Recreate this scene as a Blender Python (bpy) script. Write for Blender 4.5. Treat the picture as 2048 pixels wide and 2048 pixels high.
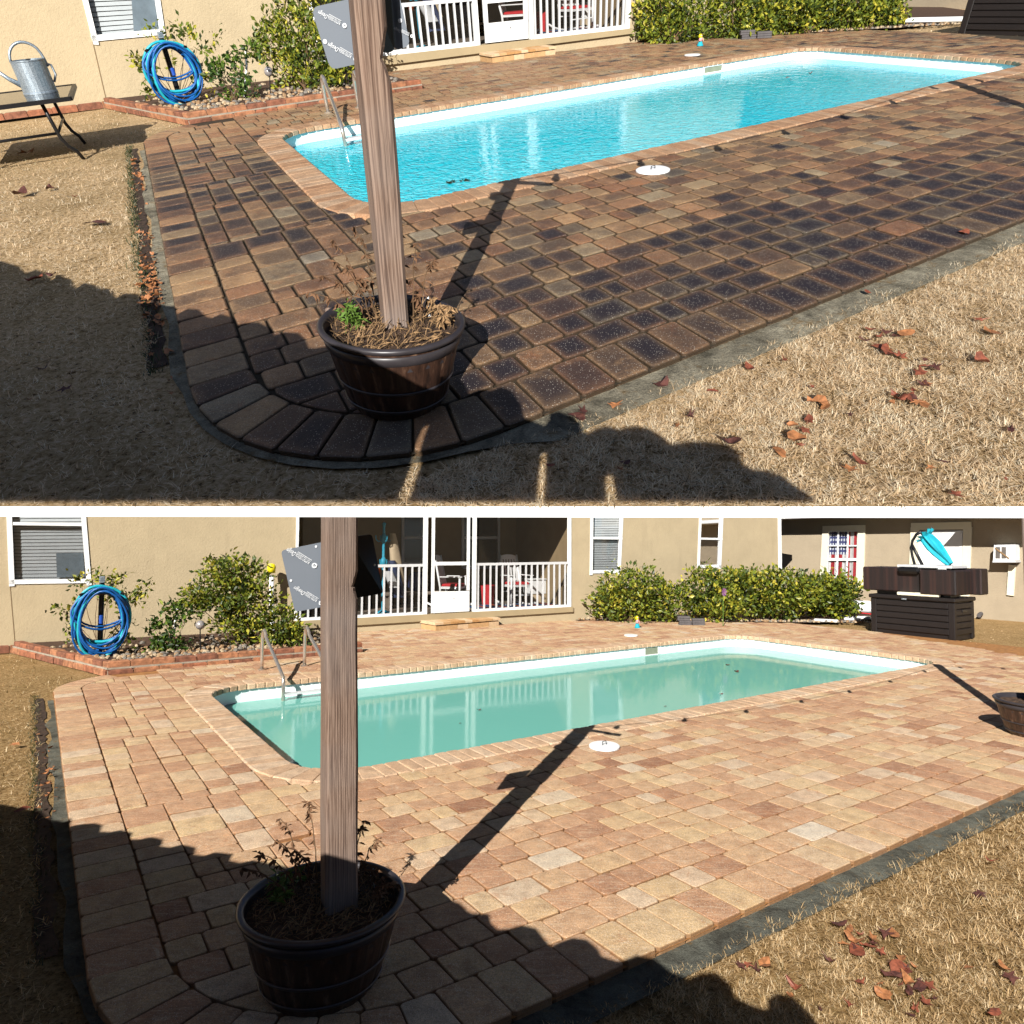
# Two views of one backyard: an upper yard (unwashed pavers) on a sloping deck above a lower yard (washed pavers).
import bpy, bmesh, math, random
import numpy as np
from mathutils import Vector, Matrix, Quaternion
from mathutils.geometry import tessellate_polygon
random.seed(7)
RNG = np.random.default_rng(7)
R = math.radians
SC = bpy.context.scene
for o in list(bpy.data.objects):
    bpy.data.objects.remove(o)

# ------------------------------------------------------------------ camera
FPX = 1336.0
CAM = Vector((0.0, 0.0, 1.9918385))
CW = Matrix(((0.99998623, 0.0, -0.00524796), (-0.00027102, 0.99866563, -0.05164187), (0.00524096, 0.05164258, 0.99865188)))
cd = bpy.data.cameras.new('camera')
cam = bpy.data.objects.new('camera', cd)
SC.collection.objects.link(cam)
cd.sensor_width = 36.0
cd.lens = 36.0 * FPX / 2048.0
cd.clip_start = 0.05
cd.clip_end = 400.0
ex, ey, ez = CW.col[0], CW.col[2], -CW.col[1]
cam.matrix_world = Matrix(((ex[0], ey[0], ez[0], CAM[0]), (ex[1], ey[1], ez[1], CAM[1]), (ex[2], ey[2], ez[2], CAM[2]), (0, 0, 0, 1)))
SC.camera = cam

# ------------------------------------------------------------------ sky, suns, exposure
SUN = [Vector((-0.10505, -0.96783, -0.22861)).normalized(), Vector((-0.29964, -0.77986, 0.54958)).normalized()]
w = bpy.data.worlds.new('World')
SC.world = w
w.use_nodes = True
nt = w.node_tree
sky = nt.nodes.new('ShaderNodeTexSky')
sky.sky_type = 'NISHITA'
sky.sun_disc = False
sky.air_density = 0.55
sky.dust_density = 0.3
sky.ozone_density = 1.5
sky.altitude = 800.0
sky.sun_elevation = math.asin(SUN[1].z)
sky.sun_rotation = math.atan2(SUN[1].x, SUN[1].y)
bg = nt.nodes['Background']
nt.links.new(sky.outputs[0], bg.inputs[0])
bg.inputs[1].default_value = 0.06
COLS = []
for i, nm in enumerate(('upper_yard', 'lower_yard')):
    c = bpy.data.collections.new(nm)
    SC.collection.children.link(c)
    COLS.append(c)
    ld = bpy.data.lights.new('sun', 'SUN')
    ld.energy = 5.0
    ld.angle = R(0.3)
    ld.color = (1.0, 0.97, 0.92)
    lo = bpy.data.objects.new('sun', ld)
    SC.collection.objects.link(lo)
    lo.rotation_mode = 'QUATERNION'
    lo.rotation_quaternion = SUN[i].to_track_quat('Z', 'Y')
    lo.location = CAM + SUN[i] * 30
    lo.light_linking.receiver_collection = c      # each of the two photographs was taken at its own hour: one sun per yard
    lo.light_linking.blocker_collection = c
SC.view_settings.view_transform = 'Standard'
SC.view_settings.look = 'None'
SC.view_settings.gamma = 1.0
SC.view_settings.exposure = 0.78
SC.render.engine = 'CYCLES'
SC.cycles.max_bounces = 6
SC.cycles.diffuse_bounces = 1
SC.cycles.transparent_max_bounces = 10
SC.cycles.use_denoising = True

# ------------------------------------------------------------------ yards
class Yard:
    """Plan coordinates u (along the pool), v (across it, towards the house), z up, in metres."""
    def __init__(s, i, O, U, V, N, h):
        s.i, s.O, s.U, s.V, s.N, s.h = i, Vector(O), Vector(U), Vector(V), Vector(N), h
        s.col, s.sun = COLS[i], SUN[i]
        s.view = ('upper', 'lower')[i]
        s.sc = (s.U.length + s.V.length) / 2
        s.inv = Matrix((s.U, s.V, s.N * h)).transposed().inverted()
        s.ex = s.U.normalized()
        s.ey = s.N.cross(s.ex).normalized()
    def P(s, u, v, z=0.0):
        return s.O + s.U * u + s.V * v + s.N * (z * s.h)
    def Y(s, p):
        return s.inv @ (p - s.O)
    def ray(s, x, y):
        return CW @ Vector(((x - 1024) / FPX, 1.0, -(y - 1024) / FPX))
    def g(s, x, y, z=0.0):
        d = s.ray(x, y)
        o = s.O + s.N * (z * s.h)
        return CAM + d * ((o - CAM).dot(s.N) / d.dot(s.N))
    def guv(s, x, y, z=0.0):
        q = s.Y(s.g(x, y, z))
        return q.x, q.y
    def at_depth(s, x, y, p):
        """The point on the sight line of photo pixel x, y that lies as far ahead as p."""
        d = s.ray(x, y)
        return CAM + d * ((p - CAM).y / d.y)
    def frame(s, u, v, z=0.0, rot=0.0, k=1.0):
        """Upright frame for an object standing at u, v, its x axis rot degrees from u towards v."""
        c, n = math.cos(R(rot)), math.sin(R(rot))
        x = (s.ex * c + s.ey * n) * s.sc * k
        y = (s.ey * c - s.ex * n) * s.sc * k
        zz = s.N * s.h * k
        p = s.P(u, v, z)
        return Matrix(((x[0], y[0], zz[0], p[0]), (x[1], y[1], zz[1], p[1]), (x[2], y[2], zz[2], p[2]), (0, 0, 0, 1)))

YARDS = [Yard(0, (-0.976187, 4.318206, 4.190947), (0.766531, 0.351754, 0.379093), (-0.427694, 0.689525, 0.585348), (-0.060651, -0.667574, 0.742069), 0.744766),
         Yard(1, (-1.759804, 5.80215, 0.0), (1.010757, 0.65189, 0.0), (-0.68318, 0.960539, 0.0), (0.0, 0.0, 1.0), 1.282135)]

# ------------------------------------------------------------------ materials
def lin(c):
    f = lambda a: a / 12.92 if a <= 0.04045 else ((a + 0.055) / 1.055) ** 2.4
    return tuple(f(x / 255.0) for x in c) + (1.0,)
MATS = {}
class NT:
    def __init__(s, name):
        s.m = bpy.data.materials.new(name)
        s.m.use_nodes = True
        s.t = s.m.node_tree
        s.b = s.t.nodes['Principled BSDF']
        s.out = s.t.nodes['Material Output']
        MATS[name] = s.m
    def n(s, typ, **kw):
        nd = s.t.nodes.new(typ)
        for k, v in kw.items():
            if isinstance(k, str) and hasattr(nd, k):
                setattr(nd, k, v)
        return nd
    def l(s, a, b):
        s.t.links.new(a, b)
    def noise(s, scale, detail=4.0, rough=0.55, vec=None, dist=0.0):
        nd = s.n('ShaderNodeTexNoise')
        nd.inputs['Scale'].default_value = scale
        nd.inputs['Detail'].default_value = detail
        nd.inputs['Roughness'].default_value = rough
        nd.inputs['Distortion'].default_value = dist
        if vec is not None:
            s.l(vec, nd.inputs['Vector'])
        return nd.outputs['Fac']
    def coord(s, kind='Object', scale=(1, 1, 1)):
        tc = s.n('ShaderNodeTexCoord')
        mp = s.n('ShaderNodeMapping')
        mp.inputs['Scale'].default_value = scale
        s.l(tc.outputs[kind], mp.inputs['Vector'])
        return mp.outputs[0]
    def ramp(s, fac, stops, interp='LINEAR'):
        nd = s.n('ShaderNodeValToRGB')
        cr = nd.color_ramp
        cr.interpolation = interp
        while len(cr.elements) < len(stops):
            cr.elements.new(0.5)
        for e, (p, c) in zip(cr.elements, stops):
            e.position = p
            e.color = c if len(c) == 4 else tuple(c) + (1,)
        s.l(fac, nd.inputs[0])
        return nd.outputs[0]
    def mix(s, fac, a, b, mode='MIX'):
        nd = s.n('ShaderNodeMix', data_type='RGBA', blend_type=mode)
        for v, k in ((fac, 0), (a, 6), (b, 7)):
            if isinstance(v, (int, float)):
                nd.inputs[k].default_value = v
            elif isinstance(v, tuple):
                nd.inputs[k].default_value = v
            else:
                s.l(v, nd.inputs[k])
        return nd.outputs[2]
    def math(s, op, a, b=0.0, clamp=False):
        nd = s.n('ShaderNodeMath', operation=op, use_clamp=clamp)
        for v, k in ((a, 0), (b, 1)):
            if isinstance(v, (int, float)):
                nd.inputs[k].default_value = v
            else:
                s.l(v, nd.inputs[k])
        return nd.outputs[0]
    def attr(s, name):
        nd = s.n('ShaderNodeAttribute')
        nd.attribute_name = name
        return nd.outputs['Fac']
    def col(s, v):
        if isinstance(v, tuple):
            s.b.inputs['Base Color'].default_value = v
        else:
            s.l(v, s.b.inputs['Base Color'])
    def bump(s, h, strength=0.3, dist=0.01):
        nd = s.n('ShaderNodeBump')
        nd.inputs['Strength'].default_value = strength
        nd.inputs['Distance'].default_value = dist
        s.l(h, nd.inputs['Height'])
        s.l(nd.outputs[0], s.b.inputs['Normal'])
        return nd.outputs[0]
    def rough(s, v, spec=0.5):
        s.b.inputs['Roughness'].default_value = v
        s.b.inputs['Specular IOR Level'].default_value = spec

def simple(name, c, rough=0.6, var=0.15, scale=8.0, bump=0.0, bscale=60.0, metal=0.0, spec=0.4, dirt=None):
    n = NT(name)
    v = n.coord()
    f = n.noise(scale, 5, 0.6, v)
    a, b = lin(c), lin(c)
    lo = tuple(x * (1 - var) for x in a[:3]) + (1,)
    hi = tuple(min(1, x * (1 + var)) for x in a[:3]) + (1,)
    cc = n.ramp(f, [(0.3, lo), (0.7, hi)])
    if dirt:
        f2 = n.noise(scale * 0.35, 6, 0.7, v)
        cc = n.mix(n.ramp(f2, [(0.5, (0, 0, 0, 1)), (0.75, (1, 1, 1, 1))]), cc, lin(dirt))
    n.col(cc)
    n.rough(rough, spec)
    n.b.inputs['Metallic'].default_value = metal
    if bump:
        n.bump(n.noise(bscale, 4, 0.6, v), bump)
    return n.m

def paver_mat(name, stops, dark, dirt_gain, speck, rough, edge, joint=None, jf=0.7, tones=()):
    n = NT(name)
    v = n.coord()
    base = n.ramp(n.attr('tint'), stops)
    f = n.noise(9.0, 6, 0.65, v)
    base = n.mix(0.75, base, n.ramp(f, [(0.28, (0.58, 0.53, 0.5, 1)), (0.5, (0.96, 0.95, 0.94, 1)), (0.72, (1.3, 1.26, 1.18, 1))]), 'MULTIPLY')
    base = n.mix(0.6, base, n.ramp(n.noise(70.0, 4, 0.75, v), [(0.3, (0.62, 0.6, 0.58, 1)), (0.52, (1, 1, 1, 1)), (0.7, (1.25, 1.22, 1.18, 1))]), 'MULTIPLY')
    for sc_, lo_, col_, amt in tones:
        base = n.mix(n.math('MULTIPLY', n.ramp(n.noise(sc_, 5, 0.7, v, 0.5), [(lo_, (0, 0, 0, 1)), (lo_ + 0.1, (1, 1, 1, 1))]), amt), base, col_)
    base = n.mix(0.8, base, n.ramp(n.noise(190.0, 3, 0.8, v), [(0.34, (0.5, 0.47, 0.44, 1)), (0.5, (1, 1, 1, 1)), (0.64, (1.4, 1.38, 1.34, 1))]), 'MULTIPLY')
    tc = n.coord('Object', (3.0, 26.0, 26.0))
    st = n.noise(2.2, 3, 0.6, tc)
    base = n.mix(n.math('MULTIPLY', n.ramp(st, [(0.52, (0, 0, 0, 1)), (0.66, (1, 1, 1, 1))]), 0.4), base, edge)
    # soot-dark bloom that sits on the middle of each stone
    r = n.attr('rad')
    d = n.math('MULTIPLY', n.attr('dirt'), dirt_gain)
    wob = n.math('MULTIPLY', n.math('SUBTRACT', n.noise(16.0, 5, 0.7, v), 0.5), 1.3)
    wb2 = n.math('MULTIPLY', n.math('SUBTRACT', n.noise(3.2, 6, 0.75, v, 0.6), 0.5), 3.4)
    k = n.math('SUBTRACT', n.math('ADD', n.math('ADD', n.math('MULTIPLY', d, 1.35), wb2), wob), n.math('MULTIPLY', n.math('POWER', r, 2.2), 0.3))
    k = n.math('MULTIPLY', n.math('ADD', k, 0.25, True), n.math('MULTIPLY', d, 1.15), True)
    k = n.math('MULTIPLY', k, n.math('SUBTRACT', 1.0, n.math('MULTIPLY', n.math('POWER', r, 4.0), 0.5)), True)
    base = n.mix(k, base, dark)
    vo = n.n('ShaderNodeTexVoronoi')
    vo.inputs['Scale'].default_value = 120.0
    n.l(v, vo.inputs['Vector'])
    sp = n.ramp(vo.outputs['Distance'], [(0.0, (1, 1, 1, 1)), (speck, (1, 1, 1, 1)), (speck + 0.06, (0, 0, 0, 1))])
    sel = n.n('ShaderNodeSeparateColor')
    n.l(vo.outputs['Color'], sel.inputs[0])
    spf = n.math('MULTIPLY', sp, n.math('GREATER_THAN', sel.outputs[0], 0.5))
    base = n.mix(n.math('MULTIPLY', spf, 0.7 if jf < 0.82 else 0.5), base, lin((226, 214, 196)))
    if joint:
        base = n.mix(n.math('MULTIPLY', n.ramp(r, [(0.9, (0, 0, 0, 1)), (1.0, (1, 1, 1, 1))]), jf), base, joint)
    n.col(base)
    n.rough(rough, 0.35)
    h = n.math('ADD', n.noise(55.0, 5, 0.7, v), n.math('MULTIPLY', n.noise(200.0, 2, 0.6, v), 0.7))
    n.bump(h, 0.8, 0.005)
    return n.m
CLEAN = [(0.0, lin((140, 96, 70))), (0.14, lin((168, 126, 97))), (0.32, lin((184, 144, 112))), (0.5, lin((190, 154, 120))), (0.66, lin((196, 168, 128))),
         (0.8, lin((200, 174, 146))), (0.92, lin((198, 178, 152))), (1.0, lin((202, 190, 172)))]
DIRTY = [(0.0, lin((132, 92, 68))), (0.2, lin((152, 112, 82))), (0.45, lin((162, 126, 92))), (0.65, lin((166, 136, 100))), (0.85, lin((152, 136, 110))), (1.0, lin((160, 148, 128)))]
PAVE = [paver_mat('unwashed_paver', DIRTY, lin((42, 36, 40)), 0.95, 0.2, 0.55, lin((150, 112, 74)), lin((44, 34, 22)), 0.85, ((7.0, 0.58, lin((164, 104, 62)), 0.5), (5.0, 0.6, lin((84, 72, 66)), 0.5))),
        paver_mat('washed_paver', CLEAN, lin((150, 100, 72)), 0.42, 0.22, 0.75, lin((206, 180, 148)), lin((120, 82, 48)), 0.8, ((8.0, 0.58, lin((164, 110, 74)), 0.55), (6.0, 0.6, lin((208, 192, 166)), 0.5)))]
COPE = [paver_mat('coping_stone_dull', [(0, lin((168, 128, 96))), (0.5, lin((178, 142, 110))), (1, lin((186, 158, 130)))], lin((90, 66, 50)), 0.35, 0.12, 0.6, lin((140, 104, 78))),
        paver_mat('coping_stone_pale', [(0, lin((188, 156, 126))), (0.5, lin((196, 166, 136))), (1, lin((200, 176, 150)))], lin((150, 100, 70)), 0.3, 0.12, 0.7, lin((176, 134, 102)))]
SAND = [simple('joint_moss', (52, 42, 26), 0.95, 0.5, 14, 0.4), simple('joint_sand', (150, 104, 58), 0.95, 0.35, 14, 0.4)]
GRASSC = [[(0.0, lin((120, 94, 66))), (0.22, lin((216, 184, 142))), (0.55, lin((246, 220, 180))), (1.0, lin((254, 242, 214)))],
          [(0.0, lin((112, 88, 52))), (0.3, lin((178, 146, 100))), (0.6, lin((220, 188, 140))), (1.0, lin((246, 224, 184)))]]
def grass_mat(i):
    n = NT(('pale_dormant_grass', 'golden_dormant_grass')[i])
    c = n.ramp(n.attr('tint'), GRASSC[i])
    g = n.attr('green')
    c = n.mix(g, c, lin((98, 96, 38)))
    n.col(c)
    n.rough(0.8, 0.2)
    tr = n.n('ShaderNodeBsdfTranslucent')
    n.l(c, tr.inputs[0])
    mx = n.n('ShaderNodeMixShader')
    mx.inputs[0].default_value = 0.5
    n.l(n.b.outputs[0], mx.inputs[1])
    n.l(tr.outputs[0], mx.inputs[2])
    n.l(mx.outputs[0], n.out.inputs[0])
    return n.m
GRASS = [grass_mat(0), grass_mat(1)]
def soil_mat(i):
    n = NT(('lawn_thatch_pale', 'lawn_thatch_golden')[i])
    v = n.coord()
    c = n.ramp(n.noise(38, 6, 0.75, v), [(0.34, lin((62, 46, 28))), (0.44, lin(((190, 156, 110), (150, 118, 74))[i])), (0.66, lin(((236, 208, 168), (204, 172, 126))[i]))])
    c = n.mix(n.ramp(n.noise(1.4, 4, 0.6, v), [(0.45, (0, 0, 0, 1)), (0.75, (0.5, 0.5, 0.5, 1))]), c, lin((112, 92, 52)))
    n.col(c)
    n.rough(0.95, 0.1)
    n.bump(n.noise(120, 4, 0.8, v), 1.0, 0.02)
    return n.m
THATCH = [soil_mat(0), soil_mat(1)]
def stucco_mat(name, c):
    n = NT(name)
    v = n.coord()
    a = lin(c)
    k = lambda f: tuple(x * f for x in a[:3]) + (1,)
    cc = n.ramp(n.noise(1.3, 6, 0.7, v), [(0.3, k(0.9)), (0.55, k(1.0)), (0.75, k(1.06))])
    st = n.noise(1.0, 5, 0.65, n.coord('Object', (3.5, 3.5, 0.5)))
    cc = n.mix(n.ramp(st, [(0.55, (0, 0, 0, 1)), (0.8, (0.5, 0.5, 0.5, 1))]), cc, k(0.78))
    n.col(cc)
    n.rough(0.88, 0.15)
    h = n.math('ADD', n.noise(26, 5, 0.65, v), n.math('MULTIPLY', n.noise(90, 3, 0.6, v), 0.5))
    n.bump(h, 0.45, 0.02)
    return n.m
STUCCO = stucco_mat('tan_stucco', (177, 160, 130))
STUCCO2 = stucco_mat('tan_stucco_far', (164, 149, 126))
LEDGE = simple('tan_stucco_ledge', (158, 141, 110), 0.85, 0.06, 3.0, 0.3, 80.0, spec=0.2)
INNER = simple('porch_wall_paint', (142, 122, 92), 0.85, 0.08, 2.0, 0.2, 60.0, spec=0.15)
FLOORM = simple('porch_floor_paint', (120, 108, 96), 0.7, 0.1, 3.0)
WHITE = simple('white_paint', (228, 228, 226), 0.45, 0.04, 5.0)
GREYW = simple('grey_white_paint', (196, 196, 196), 0.5, 0.05, 5.0)
CREAM = simple('cream_trim', (222, 214, 190), 0.6, 0.04, 5.0)
BLACKM = simple('black_metal', (24, 24, 26), 0.4, 0.2, 6.0)
BLACKP = simple('black_plastic', (18, 18, 20), 0.35, 0.2, 6.0)
def concrete_mat(name, c, d):
    n = NT(name)
    v = n.coord()
    a, b = lin(c), lin(d)
    cc = n.ramp(n.noise(4.5, 7, 0.75, v, 0.4), [(0.36, b), (0.5, tuple(0.5 * (x + y_) for x, y_ in zip(a, b))), (0.64, a)])
    cc = n.mix(0.85, cc, n.ramp(n.noise(150, 4, 0.8, v), [(0.32, (0.5, 0.5, 0.48, 1)), (0.52, (1, 1, 1, 1)), (0.68, (1.4, 1.4, 1.36, 1))]), 'MULTIPLY')
    cc = n.mix(n.ramp(n.noise(9, 6, 0.8, v), [(0.56, (0, 0, 0, 1)), (0.66, (0.8, 0.8, 0.8, 1))]), cc, lin((126, 100, 62)))
    n.col(cc)
    n.rough(0.95, 0.15)
    n.bump(n.math('ADD', n.noise(60, 6, 0.8, v), n.noise(12, 4, 0.6, v)), 1.0, 0.02)
    return n.m
CONC = [concrete_mat('pale_grey_concrete', (178, 168, 144), (96, 90, 76)), concrete_mat('dark_grey_concrete', (122, 122, 110), (72, 70, 62))]
CONCW = simple('white_concrete', (232, 232, 230), 0.8, 0.04, 4.0, 0.1, 30)
BRICKC = [simple('red_brick_a', (140, 88, 62), 0.85, 0.5, 12, 0.6, 50), simple('red_brick_b', (150, 102, 72), 0.85, 0.5, 12, 0.6, 50), simple('red_brick_c', (122, 78, 58), 0.85, 0.5, 12, 0.6, 50)]
MORTAR = simple('grey_mortar', (150, 138, 122), 0.95, 0.2, 10, 0.5, 50)
STEEL = simple('stainless_steel', (206, 196, 184), 0.2, 0.08, 20, metal=0.8)
GALV = None
HOSEB = simple('blue_hose_rubber', (18, 84, 150), 0.4, 0.15, 10)
HOSET = simple('teal_hose_rubber', (34, 158, 172), 0.4, 0.15, 10)
SOIL = simple('dark_potting_soil', (62, 46, 34), 0.95, 0.5, 26, 0.9, 70)
MULCH = simple('bark_mulch', (70, 48, 34), 0.95, 0.5, 30, 0.9, 60)
STONE = [simple('pale_pebble', (168, 148, 120), 0.8, 0.2, 6), simple('tan_pebble', (146, 116, 84), 0.8, 0.2, 6), simple('grey_pebble', (118, 110, 100), 0.8, 0.2, 6)]
TWIG = simple('brown_twig', (92, 70, 48), 0.85, 0.3, 20)
DRYLEAF = simple('dry_brown_leaf', (104, 74, 50), 0.85, 0.35, 30)
STRAW = simple('straw_stem', (142, 112, 78), 0.85, 0.6, 60)
REDLEAF = [simple('red_brown_leaf', (124, 68, 48), 0.6, 0.5, 60), simple('orange_leaf', (152, 100, 62), 0.6, 0.45, 60), simple('dark_leaf', (84, 50, 42), 0.6, 0.5, 60)]
GREENLEAF = simple('fresh_green_leaf', (86, 112, 44), 0.5, 0.3, 20)
RED = simple('red_fabric', (176, 34, 40), 0.8, 0.1, 10)
BLUEF = simple('blue_rug', (48, 88, 138), 0.9, 0.3, 12)
DENIM = simple('blue_denim', (52, 62, 92), 0.9, 0.2, 15)
TANF = simple('tan_cloth', (190, 170, 140), 0.9, 0.1, 10)
TEALM = simple('teal_paint', (44, 150, 178), 0.45, 0.1, 8)
TEALF = simple('teal_canvas', (22, 156, 174), 0.75, 0.12, 9)
SIGNG = simple('grey_sign_panel', (106, 112, 120), 0.45, 0.04, 3)
SIGNB = simple('black_sign_panel', (10, 10, 14), 0.18, 0.3, 4)
PRINT = simple('white_print', (222, 224, 226), 0.6, 0.02, 3)
RESIN = simple('brown_resin', (27, 22, 21), 0.5, 0.15, 7, 0.2, 40)
YELLOW = simple('yellow_plastic', (226, 208, 20), 0.4, 0.05, 4)
PINK = simple('pink_paint', (214, 150, 150), 0.5, 0.1, 6)
BLUEP = simple('blue_plastic', (26, 72, 160), 0.4, 0.1, 6)
PURPLE = simple('purple_petal', (140, 92, 138), 0.6, 0.1, 6)
ORANGE = simple('rust_orange', (178, 84, 40), 0.6, 0.2, 6)
SHELL = simple('white_pool_shell', (232, 238, 238), 0.5, 0.03, 3.0)
FLOORP = [simple('aqua_pool_shell', (150, 226, 238), 0.55, 0.05, 3.0), simple('teal_pool_shell', (78, 172, 156), 0.55, 0.05, 3.0)]
GLOBE = simple('silver_crackle_glass', (176, 170, 168), 0.25, 0.3, 60, metal=0.5)

def wood_mat():
    n = NT('weathered_wood')
    tc = n.n('ShaderNodeTexCoord')
    mp = n.n('ShaderNodeMapping')
    mp.inputs['Scale'].default_value = (85, 85, 1.9)
    n.l(tc.outputs['Object'], mp.inputs[0])
    wv = n.n('ShaderNodeTexWave', wave_type='RINGS', rings_direction='Z')
    mw = n.n('ShaderNodeMapping')
    mw.inputs['Location'].default_value = (0.09, 0.16, 0.0)
    mw.inputs['Scale'].default_value = (1.0, 1.0, 0.05)
    n.l(tc.outputs['Object'], mw.inputs[0])
    n.l(mw.outputs[0], wv.inputs['Vector'])
    wv.inputs['Scale'].default_value = 42
    wv.inputs['Distortion'].default_value = 5.0
    wv.inputs['Detail'].default_value = 3
    wv.inputs['Detail Scale'].default_value = 1.2
    f = n.math('ADD', n.math('MULTIPLY', n.noise(1.0, 5, 0.6, mp.outputs[0], 0.6), 0.78), n.math('MULTIPLY', wv.outputs['Fac'], 0.22))
    mp2 = n.n('ShaderNodeMapping')
    mp2.inputs['Scale'].default_value = (260, 260, 5.0)
    n.l(tc.outputs['Object'], mp2.inputs[0])
    f2 = n.noise(1.0, 4, 0.6, mp2.outputs[0])
    c = n.ramp(f, [(0.28, lin((74, 58, 50))), (0.45, lin((118, 96, 82))), (0.62, lin((144, 122, 106))), (0.8, lin((116, 94, 80)))])
    c = n.mix(n.ramp(f2, [(0.35, (0.8, 0.8, 0.8, 1)), (0.5, (0, 0, 0, 1))]), c, lin((70, 50, 40)))
    big = n.noise(2.0, 3, 0.5, tc.outputs['Object'])
    c = n.mix(n.ramp(big, [(0.42, (0, 0, 0, 1)), (0.7, (0.75, 0.75, 0.75, 1))]), c, lin((128, 118, 112)))
    n.col(c)
    n.rough(0.85, 0.2)
    n.bump(n.math('ADD', f, n.math('MULTIPLY', f2, 0.6)), 0.7, 0.004)
    return n.m
WOOD = wood_mat()
def barrel_mat():
    n = NT('barrel_wood_plastic')
    v = n.coord('Object', (22, 22, 1.5))
    f = n.noise(1.5, 5, 0.65, v)
    c = n.ramp(f, [(0.3, lin((30, 20, 16))), (0.55, lin((62, 42, 32))), (0.78, lin((124, 98, 78)))])
    n.col(c)
    n.rough(0.4, 0.5)
    n.bump(f, 0.4, 0.004)
    return n.m
BARREL = barrel_mat()
HOOP = simple('dark_hoop_plastic', (52, 48, 50), 0.35, 0.2, 10)
def galv_mat():
    n = NT('galvanised_steel')
    v = n.coord()
    vo = n.n('ShaderNodeTexVoronoi')
    vo.inputs['Scale'].default_value = 55
    n.l(v, vo.inputs['Vector'])
    se = n.n('ShaderNodeSeparateColor')
    n.l(vo.outputs['Color'], se.inputs[0])
    n.col(n.ramp(se.outputs[0], [(0, lin((108, 122, 134))), (0.5, lin((150, 162, 172))), (1, lin((196, 206, 212)))]))
    n.b.inputs['Metallic'].default_value = 0.7
    n.rough(0.42)
    return n.m
GALV = galv_mat()
def leaf_mat(name, stops):
    n = NT(name)
    n.col(n.ramp(n.attr('tint'), stops))
    n.rough(0.45, 0.4)
    tr = n.n('ShaderNodeBsdfTranslucent')
    n.l(n.ramp(n.attr('tint'), stops), tr.inputs[0])
    mx = n.n('ShaderNodeMixShader')
    mx.inputs[0].default_value = 0.22
    n.l(n.b.outputs[0], mx.inputs[1])
    n.l(tr.outputs[0], mx.inputs[2])
    n.l(mx.outputs[0], n.out.inputs[0])
    return n.m
LEAFY = leaf_mat('yellow_green_leaf', [(0.0, lin((34, 46, 18))), (0.3, lin((66, 82, 28))), (0.55, lin((106, 118, 36))), (0.8, lin((150, 148, 44))), (1.0, lin((196, 182, 70)))])
LEAFD = leaf_mat('mid_green_leaf', [(0.0, lin((28, 44, 18))), (0.4, lin((54, 80, 28))), (0.75, lin((92, 116, 40))), (1.0, lin((140, 150, 60)))])
def glass_mat(name, tint, gl=0.1, rough=0.02):
    n = NT(name)
    tr = n.n('ShaderNodeBsdfTransparent')
    tr.inputs[0].default_value = tint
    g = n.n('ShaderNodeBsdfGlossy')
    g.inputs['Roughness'].default_value = rough
    fr = n.n('ShaderNodeFresnel')
    fr.inputs[0].default_value = 1.5
    mx = n.n('ShaderNodeMixShader')
    n.l(n.math('ADD', fr.outputs[0], gl, True), mx.inputs[0])
    n.l(tr.outputs[0], mx.inputs[1])
    n.l(g.outputs[0], mx.inputs[2])
    n.l(mx.outputs[0], n.out.inputs[0])
    return n.m
GLASS = glass_mat('window_glass', (0.88, 0.91, 0.92, 1), 0.05)
TABLEG = glass_mat('smoked_table_glass', (0.26, 0.28, 0.25, 1), 0.1, 0.08)
def screen_mat():
    n = NT('insect_screen_mesh')
    tr = n.n('ShaderNodeBsdfTransparent')
    df = n.n('ShaderNodeBsdfDiffuse')
    df.inputs[0].default_value = lin((58, 54, 48))
    mx = n.n('ShaderNodeMixShader')
    mx.inputs[0].default_value = 0.24
    n.l(tr.outputs[0], mx.inputs[1])
    n.l(df.outputs[0], mx.inputs[2])
    n.l(mx.outputs[0], n.out.inputs[0])
    return n.m
SCREEN = screen_mat()
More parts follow.
